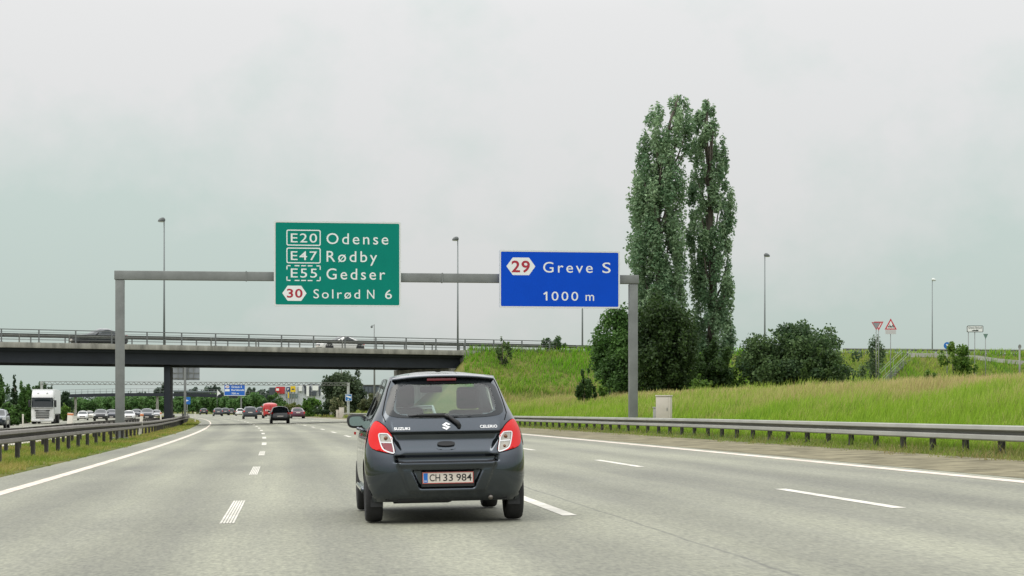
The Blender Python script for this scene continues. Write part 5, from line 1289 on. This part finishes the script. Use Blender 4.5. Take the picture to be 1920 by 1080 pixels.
# wheel housings, floor, underbody
UNDER = M('underbody', (.012, .012, .013), .8)
mb = MB()
for a in AX:
    for sg in (-1, 1): 
        arc = [(a + (AR + .006) * math.cos(q), WR - .02 + (AR + .006) * math.sin(q)) for q in np.linspace(-.12, math.pi + .12, 26)]; mb.add([(sg * .46, y, z) for y, z in arc] + [(sg * .755, y, z) for y, z in arc], [[i, i + 1, 27 + i, 26 + i] for i in range(25)] + [list(range(26))], 0, True)
mb.box((0, 1.8, .30), (1.36, 3.3, .16)); mb.box((0, .30, .25), (1.2, .35, .14)); mb.box((-.22, .35, .215), (.55, .5, .12), bevel=.04); mb.tube([(-.62, .53, .27), (.62, .53, .27)], .045, 8)
rr = random.Random(4)
for q in range(14): mb.box((rr.uniform(-.55, .55), rr.uniform(.25, .8), .20 + rr.uniform(-.02, .03)), (rr.uniform(.05, .18), .12, rr.uniform(.05, .10)))
mb.build('underbody', UNDER, hero)
EXH = M('exhaust_metal', (.22, .20, .18), .4, .9)
MB().tube([(.16, .26, .235), (.52, .26, .235)], .055, 12).tube([(.42, .26, .225), (.43, .16, .21), (.43, .07, .20)], .024, 10).build('exhaust', EXH, hero)
for a in AX:
    for sg in (-1, 1): wheel(hero, sg * .70, a, WR, .172, sg)
for sg in (-1, 1): MB().box((sg * .68, .26, .17), (.12, .012, .10)).build('mud_flap', BLACKP, hero)
# rear glass
FRIT = M('glass_frit', (.016, .02, .024), .22, spec=.5); CLEAR = glass_mat('hatch_glass', (.76, .90, .87))
mb = MB(); surf_patch(mb, GLASS_OUT, Srear, .006, .03, hole=GLASS_IN, thick=.012); surf_patch(mb, GLASS_IN, Srear, .006, .03, mi=1); rw = mb.build('rear_window', [FRIT, CLEAR], hero)
for sg in (-1, 1):
    for pl_ in (SIDE_A, SIDE_B):
        cxm = sum(p[0] for p in pl_) / len(pl_); czm = sum(p[1] for p in pl_) / len(pl_); big = [(cxm + (y - cxm) * 1.06, min(1.395, czm + (z - czm) * 1.06)) for y, z in pl_]
        inn = [(cxm + (y - cxm) * .93, czm + (z - czm) * .88) for y, z in pl_]
        mb = MB(); surf_patch(mb, big, Sside(sg), .006, .06, hole=inn); surf_patch(mb, inn, Sside(sg), .006, .06, mi=1); mb.build('side_window', [FRIT, CLEAR], hero)
    mb = MB(); surf_patch(mb, [(1.49, .97), (1.61, .97), (1.57, 1.392), (1.45, 1.392)], Sside(sg), .008, .05); mb.build('pillar_trim', BLACKP, hero)
def Sfront(x, z, off=0.0): return Vector((x, YF(z) - endc(x, Wf(z), .16, .42) + off, z + off * .5))
FO = [(-.63, .985), (.63, .985), (.50, 1.385), (-.50, 1.385)]
mb = MB(); surf_patch(mb, FO, Sfront, .006, .06, hole=[(x * .93, 1.19 + (z - 1.19) * .9) for x, z in FRONTG]); surf_patch(mb, [(x * .93, 1.19 + (z - 1.19) * .9) for x, z in FRONTG], Sfront, .006, .06, mi=1); mb.build('windscreen', [FRIT, CLEAR], hero)
# spoiler and high brake light
mb = MB(); prof = []
for k in range(25):
    x = -.505 + 1.01 * k / 24; t = abs(x) / .505; yb = .235 + .085 * t ** 2.5; zt = 1.400 - .030 * t ** 2.4
    prof.append([(x, yb + .34, zt + .040 - .012 * t), (x, yb + .10, zt + .022), (x, yb + .02, zt + .008), (x, yb, zt - .002), (x, yb + .012, zt - .012), (x, yb + .14, zt - .024)])
v_ = [p for r_ in prof for p in r_]; f_ = []
for i in range(24):
    for j in range(6): f_.append([i * 6 + j, i * 6 + (j + 1) % 6, (i + 1) * 6 + (j + 1) % 6, (i + 1) * 6 + j])
f_ += [list(range(6)), [24 * 6 + j for j in range(6)][::-1]]
mb.add(v_, f_, 0, True); sp_ = mb.build('spoiler', HP, hero)
MB().box((-.02, .300, 1.366), (.29, .07, .026), bevel=.006).build('brake_light', M('brake_dark_red', (.20, .008, .02), .2, coat=1.0), sp_)
# tailgate seams
SEAM = M('panel_gap', (.004, .004, .005), .9)
mb = MB(); sm_ = [(-.605, 1.03), (-.60, .985), (-.575, .95)]
ribbon(mb, [(-.492, .640), (-.478, .585), (-.462, .562), (-.40, .557), (.40, .557), (.462, .562), (.478, .585), (.492, .640)], Srear, .011, .0025)
for sg in (-1, 1): ribbon(mb, [(sg * .585, .955), (sg * .612, 1.03), (sg * .585, 1.15), (sg * .548, 1.28), (sg * .515, 1.36)], Srear, .008, .0025)
mb.build('tailgate_seam', SEAM, hero)
mb = MB(); surf_patch(mb, rnd_poly([(-.085, .706), (-.085, .750), (.085, .750), (.085, .706)], 2), Srear, .022, .012, thick=.022); mb.build('tailgate_handle', BLACKP, hero)
mb = MB(); surf_patch(mb, rnd_poly([(-.095, .690), (-.09, .704), (.09, .704), (.095, .690), (.07, .672), (-.07, .672)], 1), Srear, .003, .02); mb.build('handle_recess', HP, hero)
# tail lights
TLR = M('tail_red', (.66, .004, .004), .2, coat=.25, spec=.3); CHR = M('chrome_trim', (.72, .73, .73), .18, .6); TLC = M('lamp_clear', (.40, .38, .33), .15, coat=1.0, var=.15, scale=20); TLF = M('lamp_fog_red', (.22, .012, .022), .15, coat=1.0)
LT_OUT = [(-.742, .805), (-.725, .88), (-.690, .945), (-.665, .962), (-.635, .948), (-.585, .905), (-.550, .850), (-.525, .775), (-.497, .638), (-.58, .655), (-.70, .685), (-.735, .725)]
LT_C = [(-.648, .832), (-.635, .842), (-.545, .836), (-.505, .652), (-.525, .646), (-.595, .672), (-.622, .700), (-.640, .775)]
for sg in (-1, 1):
    fo = LT_OUT if sg < 0 else mir(LT_OUT); fc = LT_C if sg < 0 else mir(LT_C)
    mb = MB(); surf_patch(mb, rnd_poly(fo, 1), Srear, .016, .02, hole=rnd_poly(fc, 1), thick=.03)
    t_ = mb.build('tail_light', TLR, hero)
    mb = MB(); surf_patch(mb, rnd_poly([(x * 1.0 + (0), z) for x, z in fo], 1), lambda a, b, c=0: Srear(-.62 * -sg + (a + .62 * -sg) * 1.045 if False else a, b, c), .001, .03)
    mb = MB(); ribbon(mb, rnd_poly(fo, 1), Srear, .016, .004, closed=True); mb.build('gasket', SEAM, t_)
    mb = MB(); surf_patch(mb, rnd_poly(fc, 1), Srear, .010, .015); mb.build('reflector', TLC, t_)
    sp1 = [(-.632, .752), (-.520, .745), (-.508, .662), (-.525, .655), (-.592, .679), (-.614, .704)]
    if sg < 0: mb = MB(); surf_patch(mb, sp1, Srear, .0125, .015); mb.build('fog_lens', TLF, t_)
    mb = MB(); ribbon(mb, rnd_poly(fc, 1), Srear, .011, .017, closed=True); ribbon(mb, [(sg * -1 * x, z) if sg > 0 else (x, z) for x, z in [(-.634, .757), (-.522, .750)]], Srear, .011, .015); mb.build('chrome_surround', CHR, t_)
    for bx, bz, rr_ in ((-.585, .795, .020),) if sg < 0 else ((.585, .795, .020), (.572, .700, .015)):
        MB().lathe([(rr_, 0), (rr_ * .8, .006), (0, .012)], 14, Matrix.Translation(Srear(bx, bz, .012)) @ Matrix.Rotation(math.radians(90), 4, 'X')).build('bulb', M('bulb_amber', (.16, .07, .03), .3), t_)
    # wrap of the lens on the flank
    mb = MB(); surf_patch(mb, [(.30, .70), (.29, .80), (.31, .90), (.34, .93), (.36, .86), (.37, .76), (.34, .70)], Sside(sg), .006, .03); mb.build('lens_wrap', TLR, t_)
# lettering on the tailgate, emblem
BADGE = M('badge_chrome', (.80, .80, .80), .25, .3)
mb = MB(); fnb = lambda a, b: Srear(a, b, .005)
text_into(mb, 'SUZUKI', -.507, -.352, .874, .024, fnb, bold=.03); mb.build('lettering', BADGE, hero); mb = MB(); text_into(mb, 'CELERIO', .334, .506, .882, .026, fnb, bold=.02); mb.build('lettering', BADGE, hero)
EM = [(50, 0), (3, 34), (3, 38), (60, 66), (48, 75), (20, 60), (0, 72), (50, 100), (97, 66), (97, 62), (40, 34), (52, 25), (80, 40), (100, 28)]
mb = MB(); surf_patch(mb, [(.003 + (x - 50) / 100 * .085, .905 - (y - 50) / 100 * .075) for x, y in EM], Srear, .007, .012, thick=.006); mb.build('emblem', BADGE, hero)
# number plate
PB_ = Srear(.008, .40, .0); py_ = rear_y(.008, .40) - .012
PLM = Matrix.Translation((.008, py_, .40)) @ Matrix.Rotation(.03, 4, 'X')
pp = lambda a, b, q=0.0: PLM @ Vector((a, -q, b))
mb = MB().box((0, .004, -.010), (.520, .012, .150), mat=PLM, bevel=.004); mb.build('plate_frame', BLACKP, hero)
pf = hero.children[-1]
PLW = M('plate_face', (.70, .63, .56), .4)
mb = MB().box((0, -.004, .004), (.500, .008, .112), mat=PLM); pl_o = mb.build('number_plate', PLW, hero)
mb = MB(); ring(mb, rrect(-.250, -.052, .250, .060, .006), rrect(-.243, -.045, .243, .053, .004), lambda a, b: pp(a, b, .0095)); mb.build('plate_border', M('plate_red', (.42, .06, .05), .5), pl_o)
mb = MB(); mb.add([pp(-.238, -.042, .0095), pp(-.198, -.042, .0095), pp(-.198, .050, .0095), pp(-.238, .050, .0095)], [[0, 1, 2, 3]]); mb.build('plate_band', M('plate_blue', (.02, .16, .55), .5), pl_o)
mb = MB(); text_into(mb, 'DK', -.231, -.205, -.034, .014, lambda a, b: pp(a, b, .0105), bold=.02); mb.build('country_code', SWHITE, pl_o)
mb = MB(); fnp = lambda a, b: pp(a, b, .0095)
text_into(mb, 'CH', -.180, -.076, -.028, .066, fnp, bold=.008); text_into(mb, '33', -.047, .048, -.028, .066, fnp, bold=.008); text_into(mb, '984', .082, .232, -.028, .066, fnp, bold=.008)
mb.build('lettering', M('plate_black', (.012, .012, .012), .5), pl_o)
# wiper
mb = MB(); wp = [Srear(.130, .898, .022), Srear(.115, .925, .030), Srear(.03, .992, .030), Srear(-.02, 1.008, .024)]
mb.tube(wp, [.020, .020, .014, .012], 8); mb.tube([Srear(x, 1.010 - .022 * abs(x + .02) * 0 - (.006 if x < -.3 else 0), .020) for x in np.linspace(.0, -.36, 10)], [.016, .017, .017, .016, .015, .014, .012, .010, .007, .004], 8)
mb.tube([Srear(.130, .898, 0), Srear(.130, .898, .03)], .018, 12); mb.build('rear_wiper', BLACKP, hero)
# flank details
for sg in (-1, 1):
    f_s = Sside(sg); mb = MB()
    ribbon(mb, [(1.545, .96), (1.54, .60), (1.50, .30)], f_s, .010, .002); ribbon(mb, [(.80, .99), (.86, .72), (.98, .55)], f_s, .010, .002); ribbon(mb, [(2.63, .97), (2.62, .5), (2.58, .30)], f_s, .010, .002); ribbon(mb, [(1.0, .27), (2.55, .27)], f_s, .012, .002)
    mb.build('door_seam', SEAM, hero)
    for yy in (1.00, 1.85):
        mb = MB(); mb.tube([f_s(yy, .86, .012), f_s(yy + .05, .865, .045), f_s(yy + .17, .865, .045), f_s(yy + .22, .86, .012)], [.014, .018, .018, .014], 8); mb.build('door_handle', HP, hero)
    mb = MB(); mb.tube([f_s(y, .262, .012) for y in np.linspace(.95, 2.55, 8)], .035, 6); mb.build('sill', HP, hero)
    # door mirror
    bm = bmesh.new(); bmesh.ops.create_uvsphere(bm, u_segments=24, v_segments=14, radius=1)
    for v in bm.verts:
        sx1 = math.copysign(abs(v.co.x) ** .62, v.co.x); sz1 = math.copysign(abs(v.co.z) ** .62, v.co.z); yy = v.co.y
        v.co = Vector((sx1 * .106 * (1 - .12 * (1 if sz1 < 0 else 0) * abs(sz1)), (yy * .09 if yy > 0 else yy * .012), sz1 * .076))
    mx_, my_, mz_ = sg * .795, 2.36, .955
    mb = MB().bm(bm, Matrix.Translation((mx_, my_, mz_)), 0, True); mb.tube([(sg * .70, 2.42, .95), (sg * .80, 2.40, .94)], [.035, .03], 8); mr = mb.build('mirror', BLACKP, hero)
    mb = MB(); mb.add([(mx_ + math.copysign(abs(math.cos(a)) ** .6, math.cos(a)) * .078, my_ - .0125, mz_ + math.copysign(abs(math.sin(a)) ** .6, math.sin(a)) * .052) for a in np.linspace(0, 2 * math.pi, 28, endpoint=False)], [list(range(28))]); mb.build('mirror_glass', M('mirror_glass', (.36, .42, .41), .05, 1.0), mr)
    MB().box((sg * .80, 2.78, .82), (.02, .09, .03)).build('side_repeater', TAIL, hero)
    mb = MB(); surf_patch(mb, [(3.25, .66), (3.3, .80), (2.95, .86), (3.0, .74)], Sside(sg), .006, .05); mb.build('headlight', HEAD, hero)
mb = MB().box((0, 3.56, .50), (.9, .06, .14), bevel=.02); mb.build('grille', BLACKP, hero); MB().box((0, 3.60, .44), (.50, .02, .11)).build('front_plate', PLW, hero)
# interior
SEAT = M('seat_fabric', (.04, .05, .053), .9, bump=.2, scale=60); TRIM = M('cabin_trim', (.03, .032, .034), .8)
def seat(x, y, wd, hb_=.47):
    mb = MB().box((x, y + .26, .56), (wd, .50, .14), bevel=.05)
    m = Matrix.Translation((x, y, .60)) @ Matrix.Rotation(.18, 4, 'X'); mb.box((0, 0, hb_ / 2), (wd * .94, .13, hb_), mat=m, bevel=.055); s_ = mb.build('seat', SEAT, hero)
    MB().box((0, .0, hb_ + .125), (.24, .10, .235), mat=m, bevel=.045).build('headrest', SEAT, s_)
seat(-.34, 1.52, .46, .50); seat(.34, 1.50, .44)
mb = MB().box((0, .86, .58), (1.16, .48, .14), bevel=.05).box((0, .62, .80), (1.16, .14, .46), mat=None, bevel=.05); rs_ = mb.build('rear_bench', SEAT, hero)
for x in (-.34, .34): MB().box((x, .60, 1.015), (.25, .09, .06), bevel=.025).build('headrest', SEAT, rs_)
MB().box((0, 2.55, .88), (1.22, .42, .20), bevel=.06).build('dashboard', TRIM, hero)
mb = MB().lathe([(.175 + .014 * math.cos(a), .014 * math.sin(a)) for a in np.linspace(0, 2 * math.pi, 9)], 26, Matrix.Translation((-.34, 2.22, .96)) @ Matrix.Rotation(math.radians(65), 4, 'X')); mb.build('steering_wheel', TRIM, hero)
MB().box((-.0, 2.02, 1.285), (.24, .03, .065), bevel=.02).box((0, 2.05, 1.33), (.02, .03, .08)).build('cabin_mirror', TRIM, hero)
MB().box((0, 1.8, .36), (1.3, 2.6, .04)).build('floor_pan', TRIM, hero); MB().box((0, 1.2, 1.395), (.94, 1.5, .02)).build('headliner', M('headliner', (.32, .32, .31), .9), hero)

# body sits on its springs: everything but the wheels is carried 4 cm higher
for c in hero.children:
    if not c.name.startswith('wheel'): c.location.z += .0415
